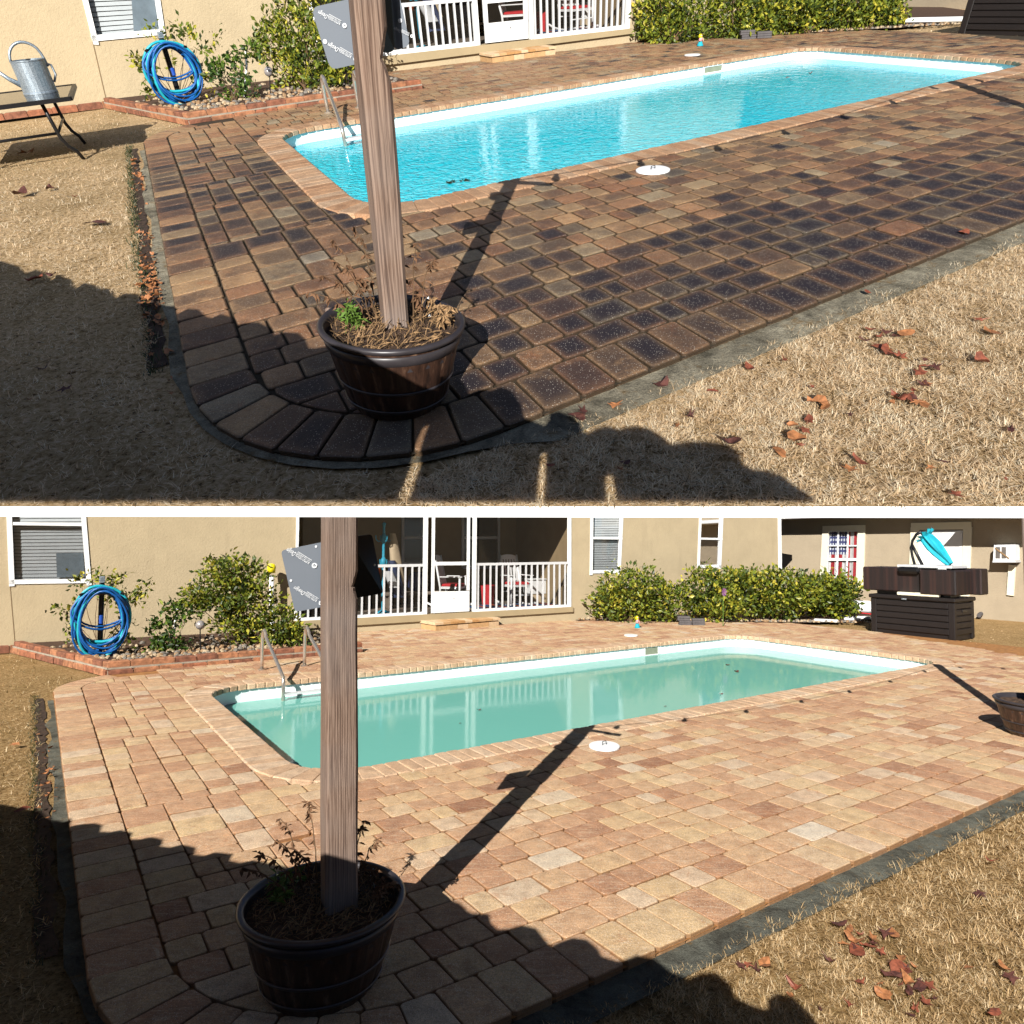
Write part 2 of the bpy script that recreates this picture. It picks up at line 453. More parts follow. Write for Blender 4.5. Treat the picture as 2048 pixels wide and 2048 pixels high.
def water_mat(i):
    n = NT(('rippled_turquoise_water', 'still_teal_water')[i])
    v = n.coord('Object', ((3.0, 3.0, 3.0), (1.0, 2.2, 1.0))[i])
    f = n.noise((2.6, 1.2)[i], 3, 0.6, v, 0.8)
    bp = n.n('ShaderNodeBump')
    bp.inputs['Strength'].default_value = (0.16, 0.05)[i]
    bp.inputs['Distance'].default_value = (0.03, 0.02)[i]
    n.l(f, bp.inputs['Height'])
    tr = n.n('ShaderNodeBsdfTransparent')
    tr.inputs[0].default_value = ((0.5, 0.97, 1.0, 1), (0.6, 0.95, 0.88, 1))[i]
    df = n.n('ShaderNodeBsdfDiffuse')
    df.inputs[0].default_value = (lin((48, 232, 252)), lin((134, 214, 198)))[i]
    m1 = n.n('ShaderNodeMixShader')
    bd = n.n('ShaderNodeBump')
    bd.inputs['Strength'].default_value = (0.9, 0.05)[i]
    bd.inputs['Distance'].default_value = 0.05
    n.l(n.noise((3.2, 1.0)[i], 2, 0.5, v, 1.6), bd.inputs['Height'])
    n.l(bd.outputs[0], df.inputs['Normal'])
    m1.inputs[0].default_value = (0.74, 0.66)[i]
    n.l(tr.outputs[0], m1.inputs[1])
    n.l(df.outputs[0], m1.inputs[2])
    gl = n.n('ShaderNodeBsdfGlossy')
    gl.inputs['Roughness'].default_value = (0.03, 0.07)[i]
    n.l(bp.outputs[0], gl.inputs['Normal'])
    fr = n.n('ShaderNodeFresnel')
    fr.inputs[0].default_value = 1.33
    n.l(bp.outputs[0], fr.inputs['Normal'])
    m2 = n.n('ShaderNodeMixShader')
    n.l(fr.outputs[0], m2.inputs[0])
    n.l(m1.outputs[0], m2.inputs[1])
    n.l(gl.outputs[0], m2.inputs[2])
    n.l(m2.outputs[0], n.out.inputs[0])
    return n.m
WATER = [water_mat(0), water_mat(1)]
def wicker_mat():
    n = NT('woven_brown_wicker')
    v = n.coord()
    wv = n.n('ShaderNodeTexWave', wave_type='BANDS', bands_direction='Z')
    wv.inputs['Scale'].default_value = 28
    n.l(v, wv.inputs['Vector'])
    c = n.ramp(n.noise(5.0, 2, 0.5, n.coord('Object', (2.2, 2.2, 0.02))), [(0.35, lin((28, 22, 22))), (0.5, lin((42, 29, 27))), (0.68, lin((66, 42, 36)))])
    c = n.mix(n.ramp(wv.outputs[1], [(0.1, (0.85, 0.85, 0.85, 1)), (0.35, (0, 0, 0, 1))]), c, lin((16, 12, 12)))
    n.col(c)
    n.rough(0.5)
    n.bump(wv.outputs[1], 0.6, 0.006)
    return n.m
WICKER = wicker_mat()
def flag_mat():
    n = NT('striped_flag_cloth')
    tc = n.n('ShaderNodeTexCoord')
    sp = n.n('ShaderNodeSeparateXYZ')
    n.l(tc.outputs['UV'], sp.inputs[0])
    s = n.math('GREATER_THAN', n.math('FRACT', n.math('MULTIPLY', sp.outputs[0], 4.0)), 0.5)
    c = n.mix(s, lin((206, 200, 196)), lin((168, 38, 46)))
    inb = n.math('MULTIPLY', n.math('LESS_THAN', sp.outputs[0], 0.66), n.math('GREATER_THAN', sp.outputs[1], 0.52))
    vo = n.n('ShaderNodeTexVoronoi')
    vo.inputs['Scale'].default_value = 11
    vo.inputs['Randomness'].default_value = 0.0
    n.l(tc.outputs['UV'], vo.inputs['Vector'])
    star = n.mix(n.math('LESS_THAN', vo.outputs['Distance'], 0.3), lin((58, 62, 108)), lin((206, 206, 212)))
    n.col(n.mix(inb, c, star))
    n.rough(0.9)
    return n.m
FLAG = flag_mat()

# ------------------------------------------------------------------ mesh helpers
class MB:
    def __init__(s):
        s.v, s.f, s.a, s.uv = [], [], {}, None
    def add(s, vs, fs, **at):
        b = len(s.v)
        s.v.extend(tuple(p) for p in vs)
        s.f.extend(tuple(b + i for i in f) for f in fs)
        for k, val in at.items():
            L = s.a.setdefault(k, [])
            L.extend([0.0] * (b - len(L)))
            L.extend(list(val) if hasattr(val, '__len__') else [float(val)] * len(vs))
        return s
    def prism(s, pts, vec):
        n = len(pts)
        pts = [Vector(p) for p in pts]
        vec = Vector(vec)
        vs = pts + [p + vec for p in pts]
        fs = [tuple(range(n))[::-1], tuple(range(n, 2 * n))] + [(i, (i + 1) % n, n + (i + 1) % n, n + i) for i in range(n)]
        return s.add(vs, fs)
    def box(s, c, d, rot=None):
        x, y, z = d[0] / 2, d[1] / 2, d[2] / 2
        vs = [Vector((i * x, j * y, k * z)) for k in (-1, 1) for i, j in ((-1, -1), (1, -1), (1, 1), (-1, 1))]
        if rot is not None:
            vs = [rot @ p for p in vs]
        vs = [p + Vector(c) for p in vs]
        return s.add(vs, [(3, 2, 1, 0), (4, 5, 6, 7), (0, 1, 5, 4), (1, 2, 6, 5), (2, 3, 7, 6), (3, 0, 4, 7)])
    def bbox(s, c, d, b=0.006):
        """box with chamfered edges"""
        bm = bmesh.new()
        bmesh.ops.create_cube(bm, size=1.0)
        for q in bm.verts:
            q.co = Vector((q.co.x * d[0], q.co.y * d[1], q.co.z * d[2])) + Vector(c)
        bmesh.ops.bevel(bm, geom=list(bm.edges), offset=min(b, min(d) * 0.4), segments=1, affect='EDGES')
        bm.verts.ensure_lookup_table()
        s.add([q.co for q in bm.verts], [[q.index for q in f.verts] for f in bm.faces])
        bm.free()
        return s
    def bar(s, p, q, n, wd, th):
        """rectangular bar from p to q; n is its front direction, wd its width, th its depth behind the front"""
        p, q, n = Vector(p), Vector(q), Vector(n).normalized()
        d = (q - p).normalized()
        side = d.cross(n).normalized() * (wd / 2)
        return s.prism([p - side, p + side, q + side, q - side], n * -th)
    def tube(s, path, r, k=8, closed=False, caps=True, **at):
        path = [Vector(p) for p in path]
        m = len(path)
        vs, fs = [], []
        up = None
        for i, p in enumerate(path):
            if closed:
                t = (path[(i + 1) % m] - path[i - 1])
            else:
                t = path[min(i + 1, m - 1)] - path[max(i - 1, 0)]
            t = t.normalized() if t.length > 1e-9 else Vector((0, 0, 1))
            if up is None:
                up = t.orthogonal().normalized()
            up = (up - t * up.dot(t))
            up = up.normalized() if up.length > 1e-6 else t.orthogonal().normalized()
            b = t.cross(up)
            rr = r[i] if hasattr(r, '__len__') else r
            for j in range(k):
                a = 2 * math.pi * j / k
                vs.append(p + (up * math.cos(a) + b * math.sin(a)) * rr)
        for i in range(m if closed else m - 1):
            i2 = (i + 1) % m
            for j in range(k):
                j2 = (j + 1) % k
                fs.append((i * k + j, i * k + j2, i2 * k + j2, i2 * k + j))
        if caps and not closed:
            fs.append(tuple(range(k))[::-1])
            fs.append(tuple((m - 1) * k + j for j in range(k)))
        return s.add(vs, fs, **at)
    def lathe(s, prof, k=24, c=(0, 0, 0), fn=None, cap0=True, cap1=True):
        vs, fs = [], []
        for r, z in prof:
            for j in range(k):
                a = 2 * math.pi * j / k
                rr = r * (fn(a, z) if fn else 1)
                vs.append(Vector((c[0] + rr * math.cos(a), c[1] + rr * math.sin(a), c[2] + z)))
        m = len(prof)
        for i in range(m - 1):
            for j in range(k):
                j2 = (j + 1) % k
                fs.append((i * k + j, i * k + j2, (i + 1) * k + j2, (i + 1) * k + j))
        if cap0:
            fs.append(tuple(range(k))[::-1])
        if cap1:
            fs.append(tuple((m - 1) * k + j for j in range(k)))
        return s.add(vs, fs)
    def mesh(s, name, mat, smooth=False):
        me = bpy.data.meshes.new(name)
        me.from_pydata([tuple(p) for p in s.v], [], s.f)
        for k, L in s.a.items():
            L = L + [0.0] * (len(s.v) - len(L))
            at = me.attributes.new(k, 'FLOAT', 'POINT')
            at.data.foreach_set('value', L)
        if s.uv:
            ul = me.uv_layers.new(name='UVMap')
            ul.data.foreach_set('uv', [c for p in me.polygons for vi in p.vertices for c in s.uv[vi]])
        for m in (mat if isinstance(mat, (list, tuple)) else [mat]):
            me.materials.append(m)
        if smooth:
            me.polygons.foreach_set('use_smooth', [True] * len(me.polygons))
        me.update()
        return me

ROOTM = {}
def put(y, name, me, parent=None, world=False, M=None, label=None, kind=None):
    o = bpy.data.objects.new(name, me)
    y.col.objects.link(o)
    if parent is not None:
        o.parent = parent
        if world:
            o.matrix_parent_inverse = ROOTM[parent.name].inverted()
            ROOTM[o.name] = ROOTM[parent.name]
            if M is not None:
                o.matrix_basis = M
        else:
            if M is not None:
                o.matrix_basis = M
            ROOTM[o.name] = ROOTM[parent.name] @ (M if M is not None else Matrix())
    else:
        if M is not None:
            o.matrix_basis = M
        ROOTM[o.name] = M.copy() if M is not None else Matrix()
    if label:
        o['label'] = label
    if kind:
        o['kind'] = kind
    return o
def part(y, name, mb, mat, parent, world=False, smooth=False, label=None, kind=None, M=None):
    return put(y, name, mb.mesh(name, mat, smooth), parent, world, M, label, kind)
def sub(y, name, mb, mat, parent, smooth=False, label=None, kind=None):
    """child of a part whose mesh is already in world coordinates"""
    o = bpy.data.objects.new(name, mb.mesh(name, mat, smooth))
    y.col.objects.link(o)
    o.parent = parent
    if kind:
        o['kind'] = kind
    if label:
        o['label'] = label
    return o
def thing(y, name, label, cat, M, group=None):
    o = bpy.data.objects.new(name, None)
    o.empty_display_size = 0.1
    y.col.objects.link(o)
    o.matrix_basis = M
    ROOTM[o.name] = M.copy()
    return tag(o, label, cat, group)
def tag(o, label, cat, group=None):
    o['label'] = label
    o['category'] = cat
    if group:
        o['group'] = group
    return o
def struct(y, name, mb, mat, smooth=False, label=None, kind='structure'):
    o = put(y, name, mb.mesh(name, mat, smooth))
    o['kind'] = kind
    if label:
        o['label'] = label
    return o

class Plane:
    """An upright wall plane through two plan points."""
    def __init__(s, y, a, b):
        s.y = y
        s.A = y.P(*a)
        s.d = (y.P(*b) - s.A).normalized()
        s.N = y.N
        s.n = s.d.cross(s.N).normalized()
        if s.n.dot(CAM - s.A) < 0:
            s.n = -s.n
    def px(s, x, yy, off=0.0):
        d = s.y.ray(x, yy)
        o = s.A + s.n * off
        return CAM + d * ((o - CAM).dot(s.n) / d.dot(s.n))
    def sz(s, a, z, off=0.0):
        return s.A + s.d * a + s.N * z + s.n * off
    def to(s, p):
        q = p - s.A
        return q.dot(s.d), q.dot(s.N)
    def q(s, pts, off=0.0):
        return [s.px(x, yy, off) for x, yy in pts]

def wall_with_hole(mb, pl, x0, x1, z0, z1, h, depth):
    """a stretch of wall round one four-cornered opening, with its reveals"""
    cs, cz = sum(p[0] for p in h) / 4, sum(p[1] for p in h) / 4
    h = sorted(h, key=lambda p: math.atan2(p[1] - cz, p[0] - cs))
    out = sorted([(x0, z0), (x1, z0), (x1, z1), (x0, z1)], key=lambda p: math.atan2(p[1] - cz, p[0] - cs))
    out = [(x0, z0), (x1, z0), (x1, z1), (x0, z1)]
    mb.add([pl.sz(*p) for p in out] + [pl.sz(*p) for p in h] + [pl.sz(p[0], p[1], -depth) for p in h],
           [(k, (k + 1) % 4, 4 + (k + 1) % 4, 4 + k) for k in range(4)] + [(4 + k, 4 + (k + 1) % 4, 8 + (k + 1) % 4, 8 + k) for k in range(4)])
    return mb

# ------------------------------------------------------------------ ground, paving, pool
POOL_L, POOL_W, POOL_R = 9.386, 3.709, 0.5
def proj(p):
    q = CW.transposed() @ (p - CAM)
    if q.y < 0.05:
        return None
    return 1024 + FPX * q.x / q.y, 1024 - FPX * q.z / q.y
def inview(y, p, m=30):
    a = proj(p)
    return a is not None and -m < a[0] < 2048 + m and (-m < a[1] < 1013 if y.i == 0 else 1034 < a[1] < 2048 + m)
def facade_v(u):
    return 8.36 - 0.1 * (u + 1.8)
def bed_v(u):
    return 7.25 - (u - 8.45) * 0.762
def right_u(v):
    return 12.1 - max(0.0, 2.7 - v) * 0.37
ARC1, R1 = (-0.34, -1.8), 1.05
ARC2, R2 = (-0.45, 4.4), 0.95
def arc(c, r, a0, a1, n):
    return [(c[0] + r * math.cos(R(a0 + (a1 - a0) * i / n)), c[1] + r * math.sin(R(a0 + (a1 - a0) * i / n))) for i in range(n + 1)]
FIELD = [(14, -2.575), (14, 9.0), (-1.12, 9.0)] + arc(ARC1, R1 - 0.27, 180, 270, 10)
FIELD2 = [(14, -3.0), (14, 5.36)] + arc(ARC2, R2 - 0.27, 70, 180, 8) + [(-1.13, -3.0)]
def clip(poly, cv):
    out = poly
    n = len(cv)
    for i in range(n):
        ax, ay = cv[i]
        bx, by = cv[(i + 1) % n]
        nx, ny = -(by - ay), bx - ax
        if abs(nx) + abs(ny) < 1e-9:
            continue
        cur, out = out, []
        for j in range(len(cur)):
            p, q = cur[j], cur[(j + 1) % len(cur)]
            dp = (p[0] - ax) * nx + (p[1] - ay) * ny
            dq = (q[0] - ax) * nx + (q[1] - ay) * ny
            if dp >= 0:
                out.append(p)
            if (dp >= 0) != (dq >= 0):
                t = dp / (dp - dq)
                out.append((p[0] + (q[0] - p[0]) * t, p[1] + (q[1] - p[1]) * t))
        if len(out) < 3:
            return []
    return out
def area(p):
    return 0.5 * sum(p[i][0] * p[(i + 1) % len(p)][1] - p[(i + 1) % len(p)][0] * p[i][1] for i in range(len(p)))
def inset(poly, d):
    """shrink a convex counter-clockwise polygon by d"""
    n = len(poly)
    out = poly
    for i in range(n):
        ax, ay = poly[i]
        bx, by = poly[(i + 1) % n]
        L = math.hypot(bx - ax, by - ay)
        if L < 1e-6:
            continue
        nx, ny = -(by - ay) / L * d, (bx - ax) / L * d
        a, b = (ax + nx, ay + ny), (bx + nx, by + ny)
        cur, o2 = out, []
        for j in range(len(cur)):
            p, q = cur[j], cur[(j + 1) % len(cur)]
            dp = (p[0] - a[0]) * nx + (p[1] - a[1]) * ny
            dq = (q[0] - a[0]) * nx + (q[1] - a[1]) * ny
            if dp >= 0:
                o2.append(p)
            if (dp >= 0) != (dq >= 0):
                t = dp / (dp - dq)
                o2.append((p[0] + (q[0] - p[0]) * t, p[1] + (q[1] - p[1]) * t))
        out = o2
        if len(out) < 3:
            return []
    return out
def chamfer(poly, c):
    out = []
    n = len(poly)
    for i in range(n):
        p, a, b = poly[i], poly[i - 1], poly[(i + 1) % n]
        for q in (a, b):
            L = math.hypot(q[0] - p[0], q[1] - p[1])
            t = min(c / max(L, 1e-6), 0.3)
            out.append((p[0] + (q[0] - p[0]) * t, p[1] + (q[1] - p[1]) * t))
    return out
def stone(mb, fn, poly, tint, dirt, z=0.0, depth=0.05, gap=0.004, bev=0.007, soft=0.55, rnd=None, wob=0.0):
    """one slab with eased edges; fn maps u, v, z to the world"""
    rnd = rnd or random
    p0 = inset(poly, gap)
    if len(p0) < 3 or area(p0) < 0.0006:
        return False
    if len(p0) <= 5:
        p0 = chamfer(p0, 0.012)
    p0 = [(p[0] + rnd.uniform(-1, 1) * wob, p[1] + rnd.uniform(-1, 1) * wob) for p in p0]
    cx = sum(p[0] for p in p0) / len(p0)
    cy = sum(p[1] for p in p0) / len(p0)
    tx, ty, dz = rnd.uniform(-0.012, 0.012), rnd.uniform(-0.012, 0.012), rnd.uniform(-0.0018, 0.0018)
    size = max(math.hypot(p[0] - cx, p[1] - cy) for p in p0)
    k1 = 1 - bev / size * 1.4
    vs, rad = [], []
    for k, zz, rr in ((1.0, -depth, 1.0), (1.0, -bev * 0.9, 1.0), (k1, 0.0, 0.9), (soft, 0.0012, 0.5)):
        for p in p0:
            a, b = cx + (p[0] - cx) * k, cy + (p[1] - cy) * k
            vs.append(fn(a, b, z + dz + zz + (tx * (a - cx) + ty * (b - cy) if zz > -0.02 else 0)))
            rad.append(rr)
    vs.append(fn(cx, cy, z + dz + 0.0015))
    rad.append(0.0)
    n = len(p0)
    fs = []
    for r in range(3):
        for i in range(n):
            j = (i + 1) % n
            fs.append((r * n + i, r * n + j, (r + 1) * n + j, (r + 1) * n + i))
    fs += [(3 * n + i, 3 * n + (i + 1) % n, 4 * n) for i in range(n)]
    mb.add(vs, fs, rad=rad, tint=tint, dirt=dirt)
    return True
def rows(u0, u1, v0, v1, n, along, rnd):
    out = []
    st = (v1 - v0) / n if along == 'u' else (u1 - u0) / n
    for j in range(n):
        a = v0 + st * j if along == 'u' else u0 + st * j
        t, end = (u0, u1) if along == 'u' else (v0, v1)
        t += -rnd.uniform(0, 0.2) if along == 'v' or u0 < -1 else 0
        while t < end - 0.03:
            L = rnd.choice((0.173, 0.173, 0.173, 0.232, 0.26, 0.26, 0.13))
            e = min(t + L, end)
            if end - e < 0.08:
                e = end
            s = max(t, u0 if along == 'u' else v0)
            if e - s > 0.04:
                out.append([(s, a), (e, a), (e, a + st), (s, a + st)] if along == 'u' else [(a, s), (a + st, s), (a + st, e), (a, e)])
            t = e
    return out
def pool_path(off, step=0.105, r0=POOL_R):
    """points round the pool's edge moved outwards by off, counter-clockwise, with matching counts for any off"""
    pts = []
    cs = [((r0, r0), 180, 270), ((POOL_L - r0, r0), 270, 360), ((POOL_L - r0, POOL_W - r0), 0, 90), ((r0, POOL_W - r0), 90, 180)]
    na = max(6, int(r0 * math.pi / 2 / step + 0.5))
    for i, (c, a0, a1) in enumerate(cs):
        pa = arc(c, r0 + off, a0, a1, na)
        pts += pa
        nx = cs[(i + 1) % 4]
        pb = arc(nx[0], r0 + off, nx[1], nx[2], na)[0]
        L = math.hypot(cs[(i + 1) % 4][0][0] - c[0], cs[(i + 1) % 4][0][1] - c[1])
        m = max(1, int(L / step + 0.5))
        pts += [(pa[-1][0] + (pb[0] - pa[-1][0]) * k / m, pa[-1][1] + (pb[1] - pa[-1][1]) * k / m) for k in range(1, m)]
    return pts
def dirt_at(y, u, v, rnd):
    if y.i == 1:
        return max(0.0, rnd.gauss(0.12, 0.25))
    b = 0.5
    if v < -0.2:
        edge = max(0.0, min(1.0, (-1.25 - v) / 1.1))
        b = 0.44 + 0.62 * edge * max(0.35, min(1.0, (u + 1.2) / 2.0))
        if -1.0 < u < 1.0:
            b += 0.12
    elif v > 3.7:
        b = 0.12 + 0.22 * (u > 5)
    elif u < 0:
        b = 0.78 - 0.08 * (v - 1)
    return max(0.0, b + rnd.gauss(0, 0.22))

def build_ground(y):
    i = y.i
    rnd = random.Random(11)
    P = y.P
    # earth under everything, open at the pool
    mb = MB()
    def rect(mb, u0, v0, u1, v1, z):
        mb.add([P(u0, v0, z), P(u1, v0, z), P(u1, v1, z), P(u0, v1, z)], [(0, 1, 2, 3)])
    e0, e1 = -0.12, POOL_L + 0.12
    f0, f1 = -0.12, POOL_W + 0.12
    if i == 0:
        A, B = y.g(-500, 1013, -0.05), y.g(2500, 1013, -0.05)
        ya, yb = y.Y(A), y.Y(B)
        z = -0.05
        mb.add([P(ya.x, ya.y, z), P(yb.x, yb.y, z), P(30, f0, z), P(e0, f0, z), P(-14, f0, z)], [(0, 1, 2, 3, 4)])
        rect(mb, -14, f0, e0, 9, z)
        rect(mb, e1, f0, 30, f1, z)
        rect(mb, e0, f1, 30, 9, z)
        bm = MB()
        dn = y.at_depth(1024, 1034.5, y.g(1024, 1013, -0.05)) - y.g(1024, 1013, -0.05)
        ahead = Vector((0, 0.14, 0.02))
        bm.prism([A, B, B + dn, A + dn], ahead)
        struct(y, 'terrace_edge', bm, CONCW, label='white concrete edge along the front of the upper yard')
    else:
        z = -0.05
        rect(mb, -40, -14, 60, f0, z)
        rect(mb, -40, f0, e0, 60, z)
        rect(mb, e1, f0, 60, f1, z)
        rect(mb, e0, f1, 60, 60, z)
    struct(y, 'lawn', mb, THATCH[i], label='tan dormant lawn of the %s yard' % y.view)
    # sand bed the pavers lie on
    mb = MB()
    z = -0.016
    mb.add([P(a, b, z) for a, b in [(12.2, -2.84), (12.2, f0), (e0, f0), (-1.385, f0)] + arc(ARC1, R1 - 0.005, 180, 270, 12)], [tuple(range(17))])
    mb.add([P(a, b, z) for a, b in [(e0, f0), (e0, 5.4), (-0.8, 5.4)] + arc(ARC2, R2 - 0.005, 112, 180, 8) + [(-1.385, f0)]], [tuple(range(13))])
    rect(mb, e1, f0, 12.2, f1, z)
    rect(mb, e0, f1, 12.2, 7.9, z)
    struct(y, 'paving_bed', mb, SAND[i])
    # concrete footing beside the pavers
    mb = MB()
    out = [(12.5, -3.0)] + [(2 + -k * 0.2, -3.0) for k in range(12)] + [(-0.35, -2.92)]
    inn = [(12.5, -2.84)] + [(2 + -k * 0.2, -2.84) for k in range(12)] + [(-0.35, -2.84)]
    arc_o = arc(ARC1, R1 + 0.03, 270, 180, 10)[1:]
    arc_i = arc(ARC1, R1 - 0.01, 270, 180, 10)[1:]
    lo = [(-1.455 + rnd.uniform(-0.03, 0.03), -1.6 + k * 0.3) for k in range(20)]
    li = [(-1.38, -1.6 + k * 0.3) for k in range(20)]
    o2, i2 = out + arc_o + lo, inn + arc_i + li
    n = len(o2)
    zz = -0.03
    vs = [P(a, b, zz) for a, b in o2] + [P(a, b, zz) for a, b in i2]
    mb.add(vs, [(k, k + 1, n + k + 1, n + k) for k in range(n - 1)])
    struct(y, 'concrete_footing', mb, CONC[i])
    # pavers
    pol = []
    for k in range(72):
        u0 = ARC1[0] + k * 0.178
        pol.append(('b', [(u0, -2.845), (u0 + 0.178, -2.845), (u0 + 0.178, -2.575), (u0, -2.575)]))
    m = 9
    ao, ai = arc(ARC1, R1, 180, 270, m), arc(ARC1, R1 - 0.27, 180, 270, m)
    for k in range(m):
        pol.append(('b', [ao[k], ao[k + 1], ai[k + 1], ai[k]]))
    for k in range(34):
        v0 = -1.8 + k * 0.1824
        pol.append(('b', [(-1.39, v0), (-1.12, v0), (-1.12, v0 + 0.1824), (-1.39, v0 + 0.1824)]))
    ao, ai = arc(ARC2, R2, 180, 112, 6), arc(ARC2, R2 - 0.27, 180, 112, 6)
    for k in range(6):
        pol.append(('b', [ao[k], ai[k], ai[k + 1], ao[k + 1]]))
    st = 2.325 / 13
    vb = -2.575 + 9 * st
    for mu, mv in ((0, 0), (1, 0), (1, 1), (0, 1)):
        for a0, b0, da, db in ((-0.25, -0.25, 0.2, 0.2), (-0.05, -0.25, 0.2, 0.14), (0.15, -0.25, 0.24, 0.08), (-0.25, -0.05, 0.14, 0.2), (-0.25, 0.15, 0.08, 0.24)):
            q = [(a0, b0), (a0 + da, b0), (a0 + da, b0 + db), (a0, b0 + db)]
            pol.append(('k', [((POOL_L - p if mu else p), (POOL_W - r_ if mv else r_)) for p, r_ in q]))
    for p in rows(-1.118, 12.1, -2.575, vb, 9, 'u', rnd):
        pol.append(('f', p))
    for p in rows(-0.25, 12.1, vb, -0.25, 4, 'u', rnd):
        pol.append(('f', p))
    vv = vb
    while vv < 5.3:
        ve = min(5.33, vv + (rnd.uniform(0.7, 1.1) if vv < 0.6 else rnd.choice((0.26, 0.35, 0.43, 0.52))))
        if 5.33 - ve < 0.12:
            ve = 5.33
        ws = rnd.choice(([0.174] * 5, [0.205, 0.173, 0.26, 0.232], [0.26, 0.173, 0.173, 0.264], [0.232, 0.26, 0.173, 0.205], [0.15, 0.2, 0.174, 0.174, 0.172]))
        uu = -1.118
        for w0 in ws:
            for p in rows(uu, min(uu + w0, -0.25), vv, ve, 1, 'v', rnd):
                pol.append(('f', p))
            uu += w0
        vv = ve
    for p in rows(-0.25, 12.1, 3.96, 8.0, 23, 'u', rnd):
        pol.append(('f', p))
    for p in rows(9.64, 12.1, -0.25, 3.96, 24, 'u', rnd):
        pol.append(('f', p))
    items = []
    for kind, p in pol:
        if area(p) < 0:
            p = p[::-1]
        if kind == 'f':
            p = clip(p, FIELD)
            if p and max(a for a, b in p) < -0.2:
                p = clip(p, FIELD2)
        if len(p) < 3 or area(p) < 0.002:
            continue
        cx, cy = sum(a for a, b in p) / len(p), sum(b for a, b in p) / len(p)
        if cx > right_u(cy) or cy > facade_v(cx) + 0.05 or (cx < 2.6 and cy > 5.36) or (cx > 8.4 and cy > bed_v(cx)):
            continue
        c = P(cx, cy)
        items.append(((c - CAM).length + (0 if inview(y, c) else 1000), p, cx, cy))
    items.sort(key=lambda t: t[0])
    paving = put(y, 'paving', MB().mesh('paving', PAVE[i]) if False else None)
    paving['kind'] = 'structure'
    paving['label'] = ('dark unwashed concrete pavers round the turquoise pool', 'pale pressure washed pavers round the teal pool')[i]
    rest = MB()
    for k, (d, p, cx, cy) in enumerate(items):
        mb = MB() if k < 299 else rest
        if stone(mb, P, p, min(1.0, max(0.0, rnd.betavariate(2.2, 2.4))), dirt_at(y, cx, cy, rnd), rnd=rnd, wob=0.0022, bev=(0.008, 0.0045)[i], gap=(0.0045, 0.0024)[i]):
            if k < 299:
                put(y, 'paver', mb.mesh('paver', PAVE[i]), paving)
    put(y, 'far_pavers', rest.mesh('far_pavers', PAVE[i]), paving, kind='stuff')
    # pool
    root = thing(y, 'swimming_pool', ('rectangular pool of bright turquoise water inside dark pavers', 'rectangular pool of still teal water inside washed pavers')[i], 'swimming pool', Matrix.Translation(P(POOL_L / 2, POOL_W / 2, -0.1)), 'pools')
    inner, outer, edge = pool_path(-0.03), pool_path(0.255), pool_path(0.0)
    n = len(inner)
    for k in range(n):
        j = (k + 1) % n
        p = [outer[k], outer[j], inner[j], inner[k]]
        mb = MB()
        stone(mb, P, p, rnd.random(), (0.5 if i == 0 else 0.2) * rnd.random(), z=0.008, depth=0.06, gap=0.0012, bev=0.008, rnd=rnd)
        part(y, 'coping_stone', mb, COPE[i], root, world=True)
    mb = MB()
    zs = (-0.03, -0.19, -0.34, -1.25)
    for z in zs:
        mb.add([P(a, b, z) for a, b in edge], [])
    m = len(edge)
    mb.f = [(r * m + k, r * m + (k + 1) % m, (r + 1) * m + (k + 1) % m, (r + 1) * m + k) for r in range(3) for k in range(m)]
    part(y, 'pool_wall', mb, SHELL, root, world=True, smooth=True)
    mb = MB()
    fl = pool_path(-0.0)
    mb.add([P(a, b, -1.25) for a, b in fl], [tuple(range(m))])
    part(y, 'pool_floor', mb, FLOORP[i], root, world=True)
    # skimmer mouth in the far wall
    sk = Plane(y, (0, POOL_W - 0.004), (POOL_L, POOL_W - 0.004))
    q = [((1409, 134), (1443, 130), (1441, 143), (1409, 147)), ((1287, 1294), (1320, 1291), (1318, 1305), (1286, 1309))][i]
    ca = sum((sk.to(sk.px(*p))[0] for p in q)) / 4
    mb = MB()
    hw, zt, zb = 0.2, -0.05 * y.h, -0.19 * y.h
    for a, b in (((ca - hw, zt), (ca + hw, zt)), ((ca - hw, zb), (ca + hw, zb)), ((ca - hw, zb), (ca - hw, zt)), ((ca + hw, zb), (ca + hw, zt))):
        mb.bar(sk.sz(*a, 0.012), sk.sz(*b, 0.012), sk.n, 0.035, 0.012)
    fr = part(y, 'skimmer_frame', mb, WHITE, root, world=True)
    mb = MB().prism([sk.sz(ca - hw, zb, 0.003), sk.sz(ca + hw, zb, 0.003), sk.sz(ca + hw, zt, 0.003), sk.sz(ca - hw, zt, 0.003)], sk.n * -0.1)  # closed plate over the opening; the shade inside is put into its olive colour
    sub(y, 'skimmer_mouth', mb, simple('painted_mouth_shade', (128, 132, 112), 0.7), fr)
    # water
    mb = MB().add([P(a, b, -0.19) for a, b in pool_path(-0.002)], [tuple(range(m))])
    struct(y, 'water', mb, WATER[i], label=('rippled turquoise pool water', 'still teal pool water')[i])
